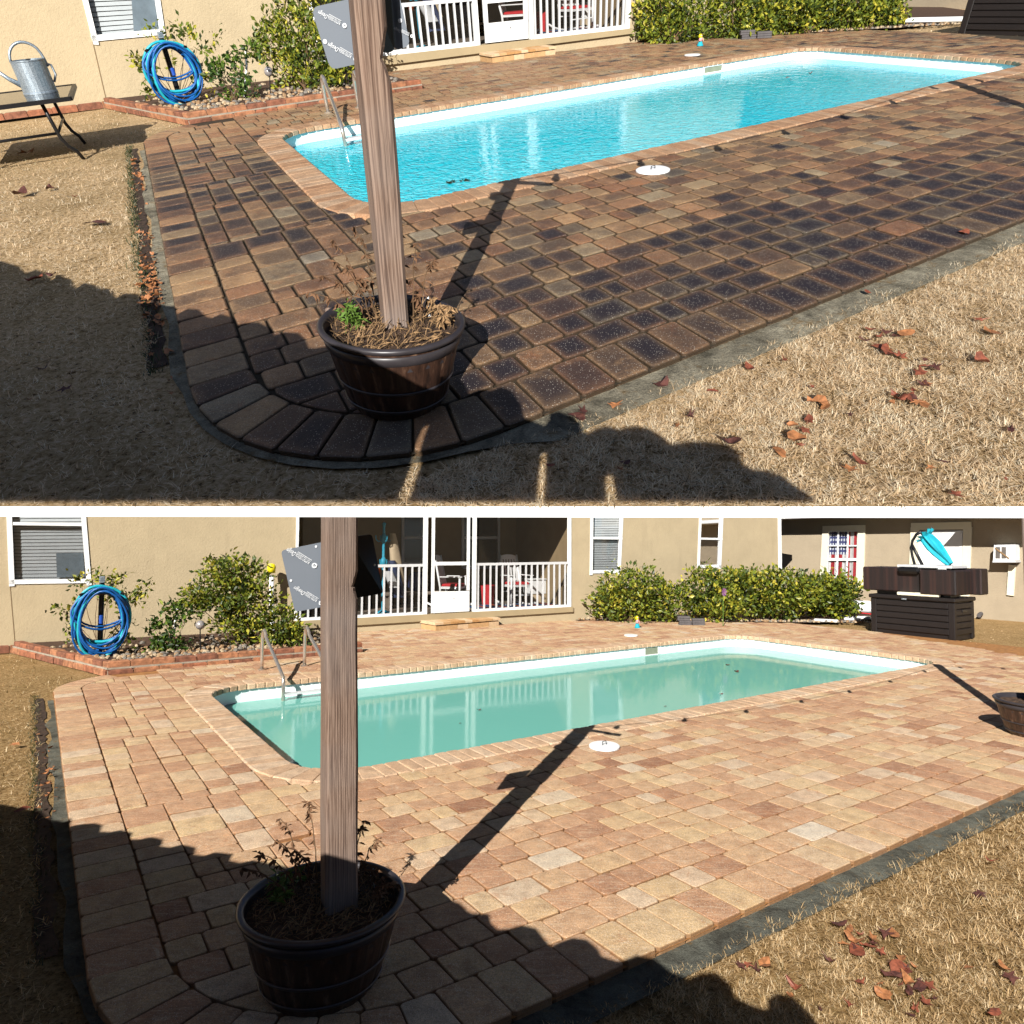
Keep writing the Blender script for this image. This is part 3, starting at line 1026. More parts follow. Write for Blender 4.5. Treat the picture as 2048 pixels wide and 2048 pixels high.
    # white lids in the paving
    for (u, v), nm in (((2.286, -0.557), 'near'), (y.guv(1262, 1272) if i else y.guv(1384.6, 111), 'far')):
        t = thing(y, 'skimmer_lid', 'round white lid set in the %s pavers %s' % (('dark', 'pale')[i], 'near the post' if nm == 'near' else 'by the small figurine'), 'lid', y.frame(u, v, 0.004), 'white lids in the paving')
        part(y, 'disc', MB().lathe([(0.128, 0.0), (0.128, 0.012), (0.12, 0.017), (0.06, 0.018), (0.0001, 0.018)], 28), WHITE, t, smooth=False)
        if nm == 'near':
            part(y, 'handle', MB().tube([(-0.02, 0, 0.016), (-0.018, 0, 0.045), (0.018, 0, 0.045), (0.02, 0, 0.016)], 0.0035, 6), BLACKM, t)

def lawn_ok(y, u, v):
    if y.i == 0:
        a = proj(y.P(u, v))
        if a is None or a[1] > 1012.5:
            return False
    if v < -2.945 - 0.012 * math.sin(u * 3.1) - 0.01 * math.sin(u * 9.7 + 1) - 0.012 * math.sin(u * 31):
        return u < 13
    if v < -1.8:
        d = math.hypot(u - ARC1[0], v - ARC1[1])
        return u < ARC1[0] and d > R1 + 0.04
    if u < -1.525 - 0.02 * math.sin(v * 7.3) - 0.015 * math.sin(v * 19 + 1) and v < 8.1:
        if v > 5.4 and u > -0.8 - (v - 5.35) * 0.36:
            return False
        return True
    if 4.4 < v < 5.6 and u < -0.8:
        return math.hypot(u - ARC2[0], v - ARC2[1]) > R2 + 0.02 and u < -0.8 - (v - 5.35) * 0.36
    if u > right_u(v) and u < 17.2 and v < (bed_v(u) if u > 8.4 else 0) - 0.2:
        return True
    return False
def build_grass(y):
    rng = np.random.default_rng(5 + y.i)
    V, T, G = [], [], []
    regs = [(-2.6, 5.6, -4.4, -2.9, 150000), (-5.0, -0.7, -3.4, 8.2, 130000), (10.3, 17.0, -3.0, 5.0, 16000)] if y.i == 0 else [(-1.0, 6.2, -4.6, -2.9, 170000), (-3.5, -0.7, -3.4, 8.2, 80000), (10.3, 17.0, -3.0, 5.0, 22000)]
    for u0, u1, v0, v1, n in regs:
        us, vs = rng.uniform(u0, u1, n * 3), rng.uniform(v0, v1, n * 3)
        got = 0
        for u, v in zip(us, vs):
            p = y.P(u, v, -0.045)
            d = (p - CAM).length
            cl = 0.5 + 0.5 * math.sin(u * 37 + 2.5 * math.sin(v * 13)) * math.sin(v * 33 + 2.2 * math.sin(u * 17)) + 0.35 * math.sin(u * 11 + 2 * math.sin(v * 5)) * math.sin(v * 9)
            if rng.random() > min(1.0, (3.6 / d) ** 2) * (0.25 + 0.85 * max(0.0, min(1.0, cl))) or not inview(y, p, 260) or not lawn_ok(y, u, v):
                continue
            fade = max(1.0, d / 4.0)
            a = rng.uniform(0, 2 * math.pi)
            L = rng.uniform(0.012, 0.037) * (1 + 0.5 * math.sin(u * 31 + 3 * math.sin(v * 11)) * math.sin(v * 27 + 2 * math.sin(u * 9))) * min(fade, 1.4)
            wd = rng.uniform(0.0007, 0.0017) * fade
            el = rng.uniform(0.0, 0.3) if rng.random() < 0.6 else rng.uniform(0.2, 0.9)
            dx, dy, dz = math.cos(a) * math.cos(el) * L, math.sin(a) * math.cos(el) * L, math.sin(el) * L
            px, py = -math.sin(a) * wd, math.cos(a) * wd
            b = rng.uniform(0.3, 0.7)
            q0, q1 = y.P(u - px, v - py, -0.038), y.P(u + px, v + py, -0.038)
            m0 = y.P(u + dx * 0.55 + px * 0.8, v + dy * 0.55 + py * 0.8, -0.038 + dz * (0.55 + 0.25 * b))
            m1 = y.P(u + dx * 0.55 - px * 0.8, v + dy * 0.55 - py * 0.8, -0.038 + dz * (0.55 + 0.25 * b))
            t = y.P(u + dx, v + dy, -0.038 + dz)
            V.extend((q0, q1, m0, m1, t))
            pat = 0.5 + 0.5 * math.sin(u * 2.1 + 1.3 * math.sin(v * 1.7)) * math.sin(v * 2.7 + u) + 0.5 * math.sin(u * 23 + 2 * math.sin(v * 17)) * math.sin(v * 19 + 1.7 * math.sin(u * 13))
            T.extend([min(1.0, max(0.0, rng.normal(0.5 + 0.3 * (cl - 0.5), 0.27)))] * 5)
            gr = 0.0
            if u < -0.6 and v > 3.8:
                gr = max(0.0, rng.normal(0.25, 0.25))
            elif rng.random() < 0.06:
                gr = rng.uniform(0.2, 0.6)
            G.extend([gr] * 5)
            got += 1
            if got >= n:
                break
    n = len(V) // 5
    me = bpy.data.meshes.new('grass')
    co = np.array([tuple(p) for p in V], dtype=np.float32)
    idx = np.arange(n, dtype=np.int32)[:, None] * 5
    tri = (idx + np.array([[0, 1, 2, 0, 2, 3, 3, 2, 4]], dtype=np.int32)).reshape(-1)
    me.vertices.add(len(V))
    me.vertices.foreach_set('co', co.reshape(-1))
    me.loops.add(len(tri))
    me.loops.foreach_set('vertex_index', tri)
    me.polygons.add(n * 3)
    me.polygons.foreach_set('loop_start', np.arange(0, n * 9, 3, dtype=np.int32))
    me.update(calc_edges=True)
    for k, L in (('tint', T), ('green', G)):
        at = me.attributes.new(k, 'FLOAT', 'POINT')
        at.data.foreach_set('value', np.array(L, dtype=np.float32))
    me.materials.append(GRASS[y.i])
    o = put(y, 'grass', me, kind='stuff')
    o['label'] = ('pale tan dormant grass on the lawn of the upper yard', 'golden dormant grass on the lawn of the lower yard')[y.i]
    print('grass blades', y.i, n)


# ------------------------------------------------------------------ house
HPX = [dict(jl=(640, 126), dl0=(957, 93.5), dl1=(971, 92), dr0=(1056, 81.5), dr1=(1062, 81.5), jr=(1257, 57), ledge=((880, 116), (1262, 67)), kick=((971, 47), (1056, 38)), mid=None,
            winA=[(150, -60), (311.5, -60), (331, 69), (185.5, 83)], railA=None, board=[(261, -30), (313, -30), (322, 64), (268, 69)], crack=[(185.5, 84), (214, 207)]),
       dict(jl=(588, 1242), dl0=(851, 1228), dl1=(862, 1226), dr0=(938, 1223.8), dr1=(947, 1222.2), jr=(1141, 1213.5), ledge=((717, 1250), (1144, 1223.5)), kick=((862, 1183), (938, 1182)), mid=(1122.5, 1131),
            winA=[(10, 960), (166, 960), (183, 1166), (18, 1168.5)], railA=[(20, 1047), (170, 1049)], board=[(112, 1107), (166, 1105), (170, 1154), (114, 1155)], crack=[(20, 1170), (31, 1300)])]
def lerp(a, b, t):
    return a + (b - a) * t
def window(y, pl, root, quad, rails=(), fw=0.07, slat=0.055, name='window', board=None, blind=True, upper_white=None):
    """frame, meeting rail, pane and blind in an opening given by the photo corners tl, tr, br, bl"""
    sc = y.sc
    c = [pl.px(*p, 0.02) for p in quad]
    mb = MB()
    w = fw * sc
    mid = sum(c, Vector()) / 4
    ci = [p + (mid - p).normalized() * 0 for p in c]
    for k in range(4):
        a, b = ci[k], ci[(k + 1) % 4]
        inn = (mid - (a + b) / 2)
        inn -= (b - a).normalized() * inn.dot((b - a).normalized())
        inn = inn.normalized() * (w / 2)
        ext = (b - a).normalized() * (w / 2 if k % 2 else -w * 0.02)
        mb.bar(a + inn - ext * (1 if k % 2 else 0), b + inn + ext * (1 if k % 2 else 0), pl.n, w, 0.05)
    fr = part(y, name + '_frame', mb, WHITE, root, world=True)
    for k, (a, b) in enumerate(rails):
        pa, pb = pl.px(*a, 0.012), pl.px(*b, 0.012)
        d = (pb - pa).normalized() * 0.01
        part(y, 'sash_rail', MB().bar(pa + d, pb - d, pl.n, 0.05 * sc, 0.04), WHITE, root, world=True)
    g = [pl.px(*p, -0.03) for p in quad]
    part(y, 'pane', MB().add(g, [(0, 1, 2, 3)]), GLASS, root, world=True)
    if blind:
        z = [pl.px(*p, -0.085) for p in quad]
        H = (z[0] - z[3]).length
        n = max(3, int(H / (slat * sc)))
        mb = MB()
        for k in range(n):
            t = (k + 0.35) / n
            a, b = z[3].lerp(z[0], t), z[2].lerp(z[1], t)
            mb.bar(a, b, (pl.n + pl.N * 0.25), slat * sc * 0.86, 0.004)
        part(y, 'blind', mb, GREYW, root, world=True, kind='stuff')
        if rails:
            (ra, rb), = rails
            part(y, 'screen', MB().add([pl.px(*p, -0.018) for p in (ra, rb, quad[2], quad[3])], [(0, 1, 2, 3)]), SCREEN, root, world=True)
        bk = [pl.px(*p, -0.14) for p in quad]  # dark sheet behind the blind; the unlit room is put into its colour
        part(y, 'room_shade_sheet', MB().add(bk, [(0, 1, 2, 3)]), simple('painted_room_shade', (44, 46, 48), 0.9) if 'painted_room_shade' not in MATS else MATS['painted_room_shade'], root, world=True)
    if board:
        part(y, 'grey_board', MB().prism([pl.px(*p, -0.05) for p in board], pl.n * -0.008), MATS.get('grey_window_board') or simple('grey_window_board', (120, 130, 138), 0.4), root, world=True)
    return fr

def build_house(y):
    h = HPX[y.i]
    pl = Plane(y, (-3.2, facade_v(-3.2)), (8.4, facade_v(8.4)))
    hs = y.h
    S = lambda k: pl.to(pl.px(*h[k]))
    root = thing(y, 'house', 'tan stucco house with screened porch at the back of the %s view' % y.view, 'house', Matrix.Translation(y.P(2, facade_v(2), 0)), 'houses')
    zt = 2.85 * hs
    sL, sR = pl.to(y.P(-14, facade_v(-14)))[0], pl.to(pl.px(1563, 1180))[0] if y.i else pl.to(y.P(11.6, facade_v(11.6)))[0]
    jl, jr = S('jl'), S('jr')
    zporch = pl.to(pl.px(1130, 1027))[1] if y.i else 2.05 * hs
    porch_hole = [(jl[0], jl[1]), (jr[0], jr[1]), (jr[0], zporch), (jl[0], zporch)]
    quads = [h['winA']]
    if y.i:
        quads += [[(1182, 1000), (1248.5, 1000), (1241.5, 1146), (1180, 1147)], [(1400, 1010), (1448, 1010), (1442.5, 1135), (1395, 1136)]]
    holes = [porch_hole] + [[pl.to(pl.px(*p)) for p in q] for q in quads]
    wm = MB()
    hs_ = sorted(holes, key=lambda q: min(p[0] for p in q))
    cuts = [sL] + [(max(p[0] for p in hs_[k]) + min(p[0] for p in hs_[k + 1])) / 2 for k in range(len(hs_) - 1)] + [sR]
    for k, hq in enumerate(hs_):
        wall_with_hole(wm, pl, cuts[k], cuts[k + 1], -0.1, zt, hq, 0.16)
    part(y, 'wall', wm, STUCCO, root, world=True)
    # end wall and roof
    e = pl.sz(sR, 0) - pl.n * 7
    mb = MB().add([pl.sz(sR, -0.1), pl.sz(sR, -0.1) - pl.n * 7, pl.sz(sR, zt) - pl.n * 7, pl.sz(sR, zt)], [(0, 1, 2, 3)])
    part(y, 'end_wall', mb, STUCCO, root, world=True)
    ov = 0.3 * y.sc
    part(y, 'roof', MB().prism([pl.sz(sL, zt, ov), pl.sz(sR + 0.25, zt, ov), pl.sz(sR + 0.25, zt, -7), pl.sz(sL, zt, -7)], y.N * 0.2), MATS.get('grey_shingle') or simple('grey_shingle', (96, 90, 84), 0.9, 0.2, 12), root, world=True)
    # corner board
    if y.i:
        a, b = pl.px(1563, 1180), None
        s0 = pl.to(a)[0]
        part(y, 'corner_trim', MB().bar(pl.sz(s0 - 0.06, -0.05, 0.03), pl.sz(s0 - 0.06, zt, 0.03), pl.n, 0.13, 0.04), WHITE, root, world=True)
    # ledge under the porch
    la, lb = pl.to(pl.px(*h['ledge'][0])), pl.to(pl.px(*h['ledge'][1]))
    fz = lambda s: lerp(la[1], lb[1], (s - la[0]) / (lb[0] - la[0]))
    fs = lambda s: lerp(jl[1], jr[1], (s - jl[0]) / (jr[0] - jl[0]))
    a, b = jl[0] - 0.02, jr[0] + 0.06
    part(y, 'porch_ledge', MB().prism([pl.sz(a, fz(a), 0.055), pl.sz(b, fz(b), 0.055), pl.sz(b, fs(b), 0.055), pl.sz(a, fs(a), 0.055)], pl.n * -0.054), LEDGE, root, world=True)
    # porch room
    dep = 2.9 * y.sc
    zf = min(jl[1], jr[1])
    C = lambda s, z, d: pl.sz(s, z, d)
    part(y, 'porch_floor', MB().prism([C(jl[0] - 0.1, fs(jl[0]) - 0.01, -0.05), C(jr[0] + 0.3, fs(jr[0]) - 0.01, -0.05), C(jr[0] + 0.3, fs(jr[0]) - 0.01, -dep), C(jl[0] - 0.1, fs(jl[0]) - 0.01, -dep)], y.N * -0.1), FLOORM, root, world=True)
    part(y, 'porch_back_wall', MB().prism([C(jl[0] - 0.2, zf - 0.2, -dep), C(jr[0] + 0.4, zf - 0.2, -dep), C(jr[0] + 0.4, zt, -dep), C(jl[0] - 0.2, zt, -dep)], pl.n * -0.1), INNER, root, world=True)
    for s0, sg in ((jl[0] - 0.12, -1), (jr[0] + 0.12, 1)):
        part(y, 'porch_side_wall', MB().prism([C(s0, zf - 0.2, -0.165), C(s0, zf - 0.2, -dep), C(s0, zt, -dep), C(s0, zt, -0.165)], pl.d * (0.1 * sg)), INNER, root, world=True)
    # white frame: jambs, sill, door
    sc = y.sc
    d0, d1, e0, e1 = S('dl0')[0], S('dl1')[0], S('dr0')[0], S('dr1')[0]
    fr = 0.05 * sc
    for nm, s0, wd in (('jamb', jl[0] + fr / 2, fr), ('jamb', jr[0] - fr / 2, fr * 1.3), ('door_post', d0 - fr * 0.3, fr * 1.6), ('door_post', e1 + fr * 0.3, fr * 1.4)):
        part(y, nm, MB().bar(pl.sz(s0, fs(s0) + 0.002, 0.03), pl.sz(s0, zporch - 0.002, 0.03), pl.n, wd, 0.09), WHITE, root, world=True)
    rails = ((jl[0] + fr, d0 - fr * 1.1), (e1 + fr, jr[0] - fr))
    hr = 0.86 * hs
    if y.i:
        hr = pl.to(pl.px(1000, 1128))[1] - fs(pl.to(pl.px(1000, 1128))[0])
    for a, b in rails:
        part(y, 'porch_sill', MB().bar(pl.sz(a, fs(a) + 0.03, 0.035), pl.sz(b, fs(b) + 0.03, 0.035), pl.n, 0.06, 0.1), WHITE, root, world=True)
        part(y, 'handrail', MB().bar(pl.sz(a, fs(a) + hr, 0.0), pl.sz(b, fs(b) + hr, 0.0), pl.n, 0.055 * sc, 0.06), GREYW, root, world=True)
        sp = (pl.to(pl.px(868, 1228))[0] - pl.to(pl.px(854.8, 1228))[0]) if y.i else (pl.to(pl.px(947, 95))[0] - pl.to(pl.px(934, 96))[0])
        n = int((b - a) / sp)
        for k in range(n):
            s0 = b - (k + 0.6) * (b - a) / n
            part(y, 'baluster', MB().bar(pl.sz(s0, fs(s0) + 0.062, 0.0), pl.sz(s0, fs(s0) + hr - 0.028 * sc, 0.0), pl.n, 0.034 * sc, 0.034), GREYW, root, world=True)
        part(y, 'screen', MB().add([pl.sz(a, fs(a) + 0.06, -0.06), pl.sz(b, fs(b) + 0.06, -0.06), pl.sz(b, zporch, -0.06), pl.sz(a, zporch, -0.06)], [(0, 1, 2, 3)]), SCREEN, root, world=True)
    # screen door
    k0, k1 = pl.to(pl.px(*h['kick'][0])), pl.to(pl.px(*h['kick'][1]))
    dm = thing_part = MB()
    dm.prism([pl.sz(d1, fs(d1) + 0.02, 0.02), pl.sz(e0, fs(e0) + 0.02, 0.02), pl.sz(e0, k1[1], 0.02), pl.sz(d1, k0[1], 0.02)], pl.n * -0.03)
    for s0 in (d1 + 0.035, e0 - 0.035):
        dm.bar(pl.sz(s0, k0[1] + 0.002, 0.022), pl.sz(s0, zporch, 0.022), pl.n, 0.075, 0.034)
    mz = pl.to(pl.px(900, 1127))[1] if y.i else k0[1] + 0.42 * hs
    dm.bar(pl.sz(d1 + 0.072, mz, 0.022), pl.sz(e0 - 0.072, mz, 0.022), pl.n, 0.085, 0.034)
    door = part(y, 'door', dm, WHITE, root, world=True)
    sub(y, 'screen', MB().add([pl.sz(d1 + 0.07, k0[1], 0.0), pl.sz(e0 - 0.07, k1[1], 0.0), pl.sz(e0 - 0.07, zporch, 0.0), pl.sz(d1 + 0.07, zporch, 0.0)], [(0, 1, 2, 3)]), SCREEN, door)
    hp = pl.sz(lerp(d1, e0, 0.58), fs(d1) + (k0[1] - fs(d1)) * 0.66, 0.024)
    sub(y, 'door_knob', MB().lathe([(0.012, 0), (0.012, 0.012), (0.001, 0.014)], 8, c=hp), BLACKM, door)
    # windows
    window(y, pl, root, h['winA'], [h['railA']] if h['railA'] else [], board=h['board'])
    if y.i:
        window(y, pl, root, quads[1], [((1181, 1076), (1246, 1077))], fw=0.075)
        window(y, pl, root, quads[2], [((1398, 1077), (1446, 1078))], fw=0.075)
    # a joint in the stucco
    a, b = [pl.px(*p, 0.004) for p in h['crack']]
    part(y, 'stucco_joint', MB().bar(a, b, pl.n, 0.012, 0.004), MATS.get('brown_joint') or simple('brown_joint', (120, 100, 72), 0.9), root, world=True)
    # back windows and inner door of the porch
    dark = MATS.get('porch_dark_glass') or simple('porch_dark_glass', (40, 44, 48), 0.12, spec=0.6)
    if y.i:
        o = -dep + 0.02
        for q in ([(806, 1010), (851, 1010), (851, 1127), (806, 1127)], [(926, 1000), (998, 1000), (998, 1135), (926, 1135)]):
            part(y, 'inner_pane', MB().prism([pl.px(*p, o) for p in q], pl.n * -0.01), dark, root, world=True)
            for k in range(4):
                part(y, 'inner_frame', MB().bar(pl.px(*q[k], o + 0.03), pl.px(*q[(k + 1) % 4], o + 0.03), pl.n, 0.08, 0.03), GREYW, root, world=True)
            part(y, 'inner_frame', MB().bar(pl.px(q[0][0], 1075.5, o + 0.025), pl.px(q[1][0], 1075.5, o + 0.025), pl.n, 0.08, 0.02), GREYW, root, world=True)
        q = [(1054, 1000), (1108, 1000), (1106, 1203), (1052, 1205)]
        dr = part(y, 'inner_door', MB().prism([pl.px(*p, o + 0.05) for p in q], pl.n * -0.04), WHITE, root, world=True)
        sub(y, 'pane', MB().prism([pl.px(*p, o + 0.06) for p in [(1069, 1005), (1097, 1005), (1096, 1165), (1068, 1166)]], pl.n * -0.008), dark, dr)
        sub(y, 'handle', MB().lathe([(0.03, 0), (0.03, 0.03), (0.001, 0.04)], 10, c=pl.px(1101, 1114, o + 0.08)), BLACKM, dr)
    return pl, fs, dep

def build_far_building(y):
    """the neighbouring wing on the right, its wall running along v"""
    pl = Plane(y, (17.4, 9.0), (17.4, -8.0))
    lab = 'tan stucco wing with white door at the right edge of the lower view' if y.i else 'tan stucco wing behind the far hedge of the upper view'
    root = thing(y, 'side_wing', lab, 'building', Matrix.Translation(y.P(17.4, 3, 0)), 'wings')
    a0, a1 = pl.to(y.P(17.4, 12))[0], pl.to(y.P(17.4, -9))[0]
    zt = 2.9 * y.h
    holes = []
    if y.i:
        wq = [(1657, 1062), (1716, 1061), (1713, 1160), (1653, 1160)]
        holes = [[pl.to(pl.px(*p)) for p in wq]]
    part(y, 'wall', wall_with_hole(MB(), pl, a0, a1, -0.2, zt, holes[0], 0.1) if holes else MB().add([pl.sz(a0, -0.2), pl.sz(a1, -0.2), pl.sz(a1, zt), pl.sz(a0, zt)], [(0, 1, 2, 3)]), STUCCO2, root, world=True)
    if not y.i:
        return
    ov = 0.62 * y.sc
    ze = pl.to(pl.px(1700, 1033, ov))[1]
    s0 = pl.to(pl.px(1560, 1060))[0] - 0.4
    part(y, 'eave', MB().prism([pl.sz(s0, ze, ov), pl.sz(a1, ze, ov), pl.sz(a1, ze, -0.3), pl.sz(s0, ze, -0.3)], y.N * 0.14), GREYW, root, world=True)
    s1 = pl.to(pl.px(1946, 1060))[0]
    part(y, 'porch_roof', MB().prism([pl.sz(s1, ze - 0.03, ov + 0.5), pl.sz(a1, ze - 0.03, ov + 0.5), pl.sz(a1, ze - 0.03, 0), pl.sz(s1, ze - 0.03, 0)], y.N * 0.028), GREYW, root, world=True)
    # window with the flag curtain
    for p, q, wd in (((1651, 1058), (1645, 1170), 13), ((1723, 1057), (1719, 1180), 14)):
        a, b = pl.px(*p, 0.05), pl.px(*q, 0.05)
        part(y, 'window_trim', MB().bar(a, b, pl.n, wd / FPX * (a - CAM).y, 0.05), CREAM, root, world=True)
    a, b = pl.px(1645, 1057, 0.055), pl.px(1730, 1055, 0.055)
    part(y, 'window_trim', MB().bar(a, b, pl.n, 10 / FPX * (a - CAM).y, 0.05), CREAM, root, world=True)
    bars = MB()
    T = lambda u, v: (lerp(lerp(1657, 1716, u), lerp(1653, 1713, u), v), lerp(1062, 1160, v))
    for u in (0.0, 0.33, 0.66, 1.0):
        bars.bar(pl.px(*T(u, 0), 0.0), pl.px(*T(u, 1), 0.0), pl.n, 0.045, 0.03)
    for v, wd in ((0, 0.05), (0.3, 0.04), (0.58, 0.09)):
        bars.bar(pl.px(*T(0, v), 0.004), pl.px(*T(1, v), 0.004), pl.n, wd, 0.03)
    fr = part(y, 'window_frame', bars, WHITE, root, world=True)
    mb = MB()
    nn = 16
    for k in range(nn + 1):
        off = -0.07 + 0.018 * math.sin(k * 1.9)
        mb.add([pl.px(*T(k / nn, 0), off), pl.px(*T(k / nn, 1), off)], [])
    mb.f = [(2 * k, 2 * k + 1, 2 * k + 3, 2 * k + 2) for k in range(nn)]
    mb.uv = [(k / nn, 1 - e) for k in range(nn + 1) for e in (0, 1)]
    part(y, 'flag_curtain', mb, FLAG, root, world=True)
    part(y, 'pane', MB().add([pl.px(*T(u, v), -0.035) for u, v in ((0, 0), (1, 0), (1, 1), (0, 1))], [(0, 1, 2, 3)]), GLASS, root, world=True)
    # white door in cream trim
    for p, q, wd in (((1829, 1055), (1823, 1215), 15), ((1935, 1054), (1929, 1215), 15)):
        a, b = pl.px(*p, 0.05), pl.px(*q, 0.05)
        part(y, 'door_trim', MB().bar(a, b, pl.n, wd / FPX * (a - CAM).y, 0.05), CREAM, root, world=True)
    a, b = pl.px(1822, 1053, 0.055), pl.px(1942, 1051, 0.055)
    part(y, 'door_trim', MB().bar(a, b, pl.n, 14 / FPX * (a - CAM).y, 0.05), CREAM, root, world=True)
    dq = [(1838, 1062), (1926, 1061), (1922, 1225), (1832, 1225)]
    dr = part(y, 'door', MB().prism([pl.px(*p, 0.02) for p in dq], pl.n * -0.018), WHITE, root, world=True)
    for a, b in (((1841, 1066), (1838, 1220)), ((1922, 1065), (1919, 1220)), ((1841, 1066), (1922, 1065))):
        sub(y, 'frame', MB().bar(pl.px(*a, 0.034), pl.px(*b, 0.034), pl.n, 0.08, 0.012), WHITE, dr)
    # wall air conditioner
    q = [(1988, 1090), (2031, 1089), (2031, 1121), (1986, 1121)]
    t = thing(y, 'air_conditioner', 'white window air conditioner sticking out of the right wing wall', 'air conditioner', Matrix.Translation(pl.px(2010, 1121)))
    o = 0.32
    c = [pl.px(*p, o) for p in q]
    part(y, 'case', MB().prism(c, pl.n * -o), WHITE, t, world=True)
    for k in range(2):
        x0 = 1991 + k * 12
        part(y, 'grille', MB().prism([pl.px(*p, o + 0.006) for p in ((x0, 1094), (x0 + 9, 1094), (x0 + 9, 1117), (x0, 1117))], pl.n * -0.005), MATS.get('grille_grey') or simple('grille_grey', (96, 90, 84), 0.6), t, world=True)
    part(y, 'brace', MB().bar(pl.px(1990, 1096, o + 0.02), pl.px(2018, 1117, o + 0.02), pl.n, 0.03, 0.02), STRAW, t, world=True)
    part(y, 'shelf', MB().prism([pl.px(*p, o + 0.05) for p in ((1985, 1121.5), (2032, 1121.5), (2032, 1125), (1985, 1125))], pl.n * -(o + 0.05)), GREYW, t, world=True)
    a, b = pl.px(2024, 1130, 0.05), pl.px(2020, 1191, 0.05)
    part(y, 'window_trim', MB().bar(a, b, pl.n, 12 / FPX * (a - CAM).y, 0.05), CREAM, root, world=True)

# ------------------------------------------------------------------ plants
def view_axes(y, p):
    d = p - CAM
    f = (d - y.N * d.dot(y.N)).normalized()
    return f.cross(y.N).normalized(), y.N, f
def leaf_cloud(rng, blobs, n, size, shell=0.6, clump=7, k_len=(0.45, 1.6)):
    """n leaves in clumps through ellipsoids given as (centre, right radius, up radius, depth radius, axes)"""
    wts = np.array([b[1] * b[2] for b in blobs])
    wts = wts / wts.sum()
    V, T = [], []
    cl = max(1, n // clump)
    for bi in rng.choice(len(blobs), cl, p=wts):
        c, rx, rz, ry, ax = blobs[bi]
        d = rng.normal(size=3)
        d /= np.linalg.norm(d)
        r = (shell + (1 - shell) * rng.random()) if rng.random() < 0.8 else rng.random() ** 0.6
        r *= rng.uniform(0.86, 1.12)
        cc = c + ax[0] * float(d[0] * rx * r) + ax[1] * float(d[1] * rz * r) + ax[2] * float(d[2] * ry * r)
        out = (ax[0] * float(d[0]) + ax[1] * float(d[1] + 0.5) + ax[2] * float(d[2])).normalized()
        ct = rng.normal(0.5, 0.2)
        for _ in range(clump):
            q = Vector(rng.normal(size=3)).normalized()
            dirv = (q + out * 0.8).normalized()
            L = size * rng.uniform(*k_len)
            side = dirv.cross(Vector(rng.normal(size=3))).normalized() * (L * 0.27)
            nn = dirv.cross(side).normalized() * (L * 0.1)
            b = cc + Vector(rng.normal(size=3)) * (size * 0.75)
            V.extend((b, b + dirv * (L * 0.5) + side + nn, b + dirv * L, b + dirv * (L * 0.5) - side + nn))
            t = min(1.0, max(0.0, ct + rng.normal(0, 0.16)))
            T.extend((t, t, t, t))
    n = len(V) // 4
    mb = MB()
    mb.v = [tuple(p) for p in V]
    mb.f = [t for k in range(n) for t in ((4 * k, 4 * k + 1, 4 * k + 2), (4 * k, 4 * k + 2, 4 * k + 3))]
    mb.a['tint'] = T
    return mb
def bush(y, name, label, cat, base_px, blobs_px, n, size_px, mat, group=None, stems=6, shell=0.6, zbase=0.0, seed=0, dk=0.8):
    rng = np.random.default_rng(100 + seed + 50 * y.i)
    base = y.g(*base_px, zbase)
    ax = view_axes(y, base)
    k = (base - CAM).y / FPX
    blobs = []
    for cx, cy, rx, ry in blobs_px:
        c = y.at_depth(cx, cy, base + ax[2] * float(rng.uniform(-0.2, 0.35)) * rx * k)
        blobs.append((c, rx * k, ry * k, max(rx, ry) * k * dk, ax))
    t = thing(y, name, label, cat, Matrix.Translation(base), group)
    part(y, 'foliage', leaf_cloud(rng, blobs, n, size_px * k, shell), mat, t, world=True)
    mb = MB()
    for j in range(stems):
        b = blobs[j % len(blobs)]
        e = b[0] + ax[0] * float(rng.normal(0, 0.3)) * b[1] + y.N * float(rng.normal(0, 0.3)) * b[2]
        s = base + ax[0] * float(rng.normal(0, 3)) * k + ax[2] * float(rng.normal(0, 3)) * k - y.N * 0.02
        m = s.lerp(e, 0.5) + ax[0] * float(rng.normal(0, 6)) * k
        if j % 3 == 0:
            e = e + y.N * float(rng.uniform(0.5, 1.0)) * b[2]
        mb.tube([s, s.lerp(m, 0.5) + y.N * 0.02, m, m.lerp(e, 0.5), e], [v_ * k * (0.5 if shell < 0.5 else 1) for v_ in (1.6, 1.4, 1.1, 0.8, 0.4)], 5)
    part(y, 'stem', mb, TWIG, t, world=True)
    return t
def sparse_shrub(y, name, label, cat, base_px, tips_px, r_px, nleaf, size_px, mat, zbase=0.1, seed=0):
    """thin branches with a tuft of leaves at each tip"""
    return bush(y, name, label, cat, base_px, [(a, b, r_px, r_px) for a, b in tips_px], nleaf, size_px, mat, None, len(tips_px), 0.2, zbase, seed, 1.0)

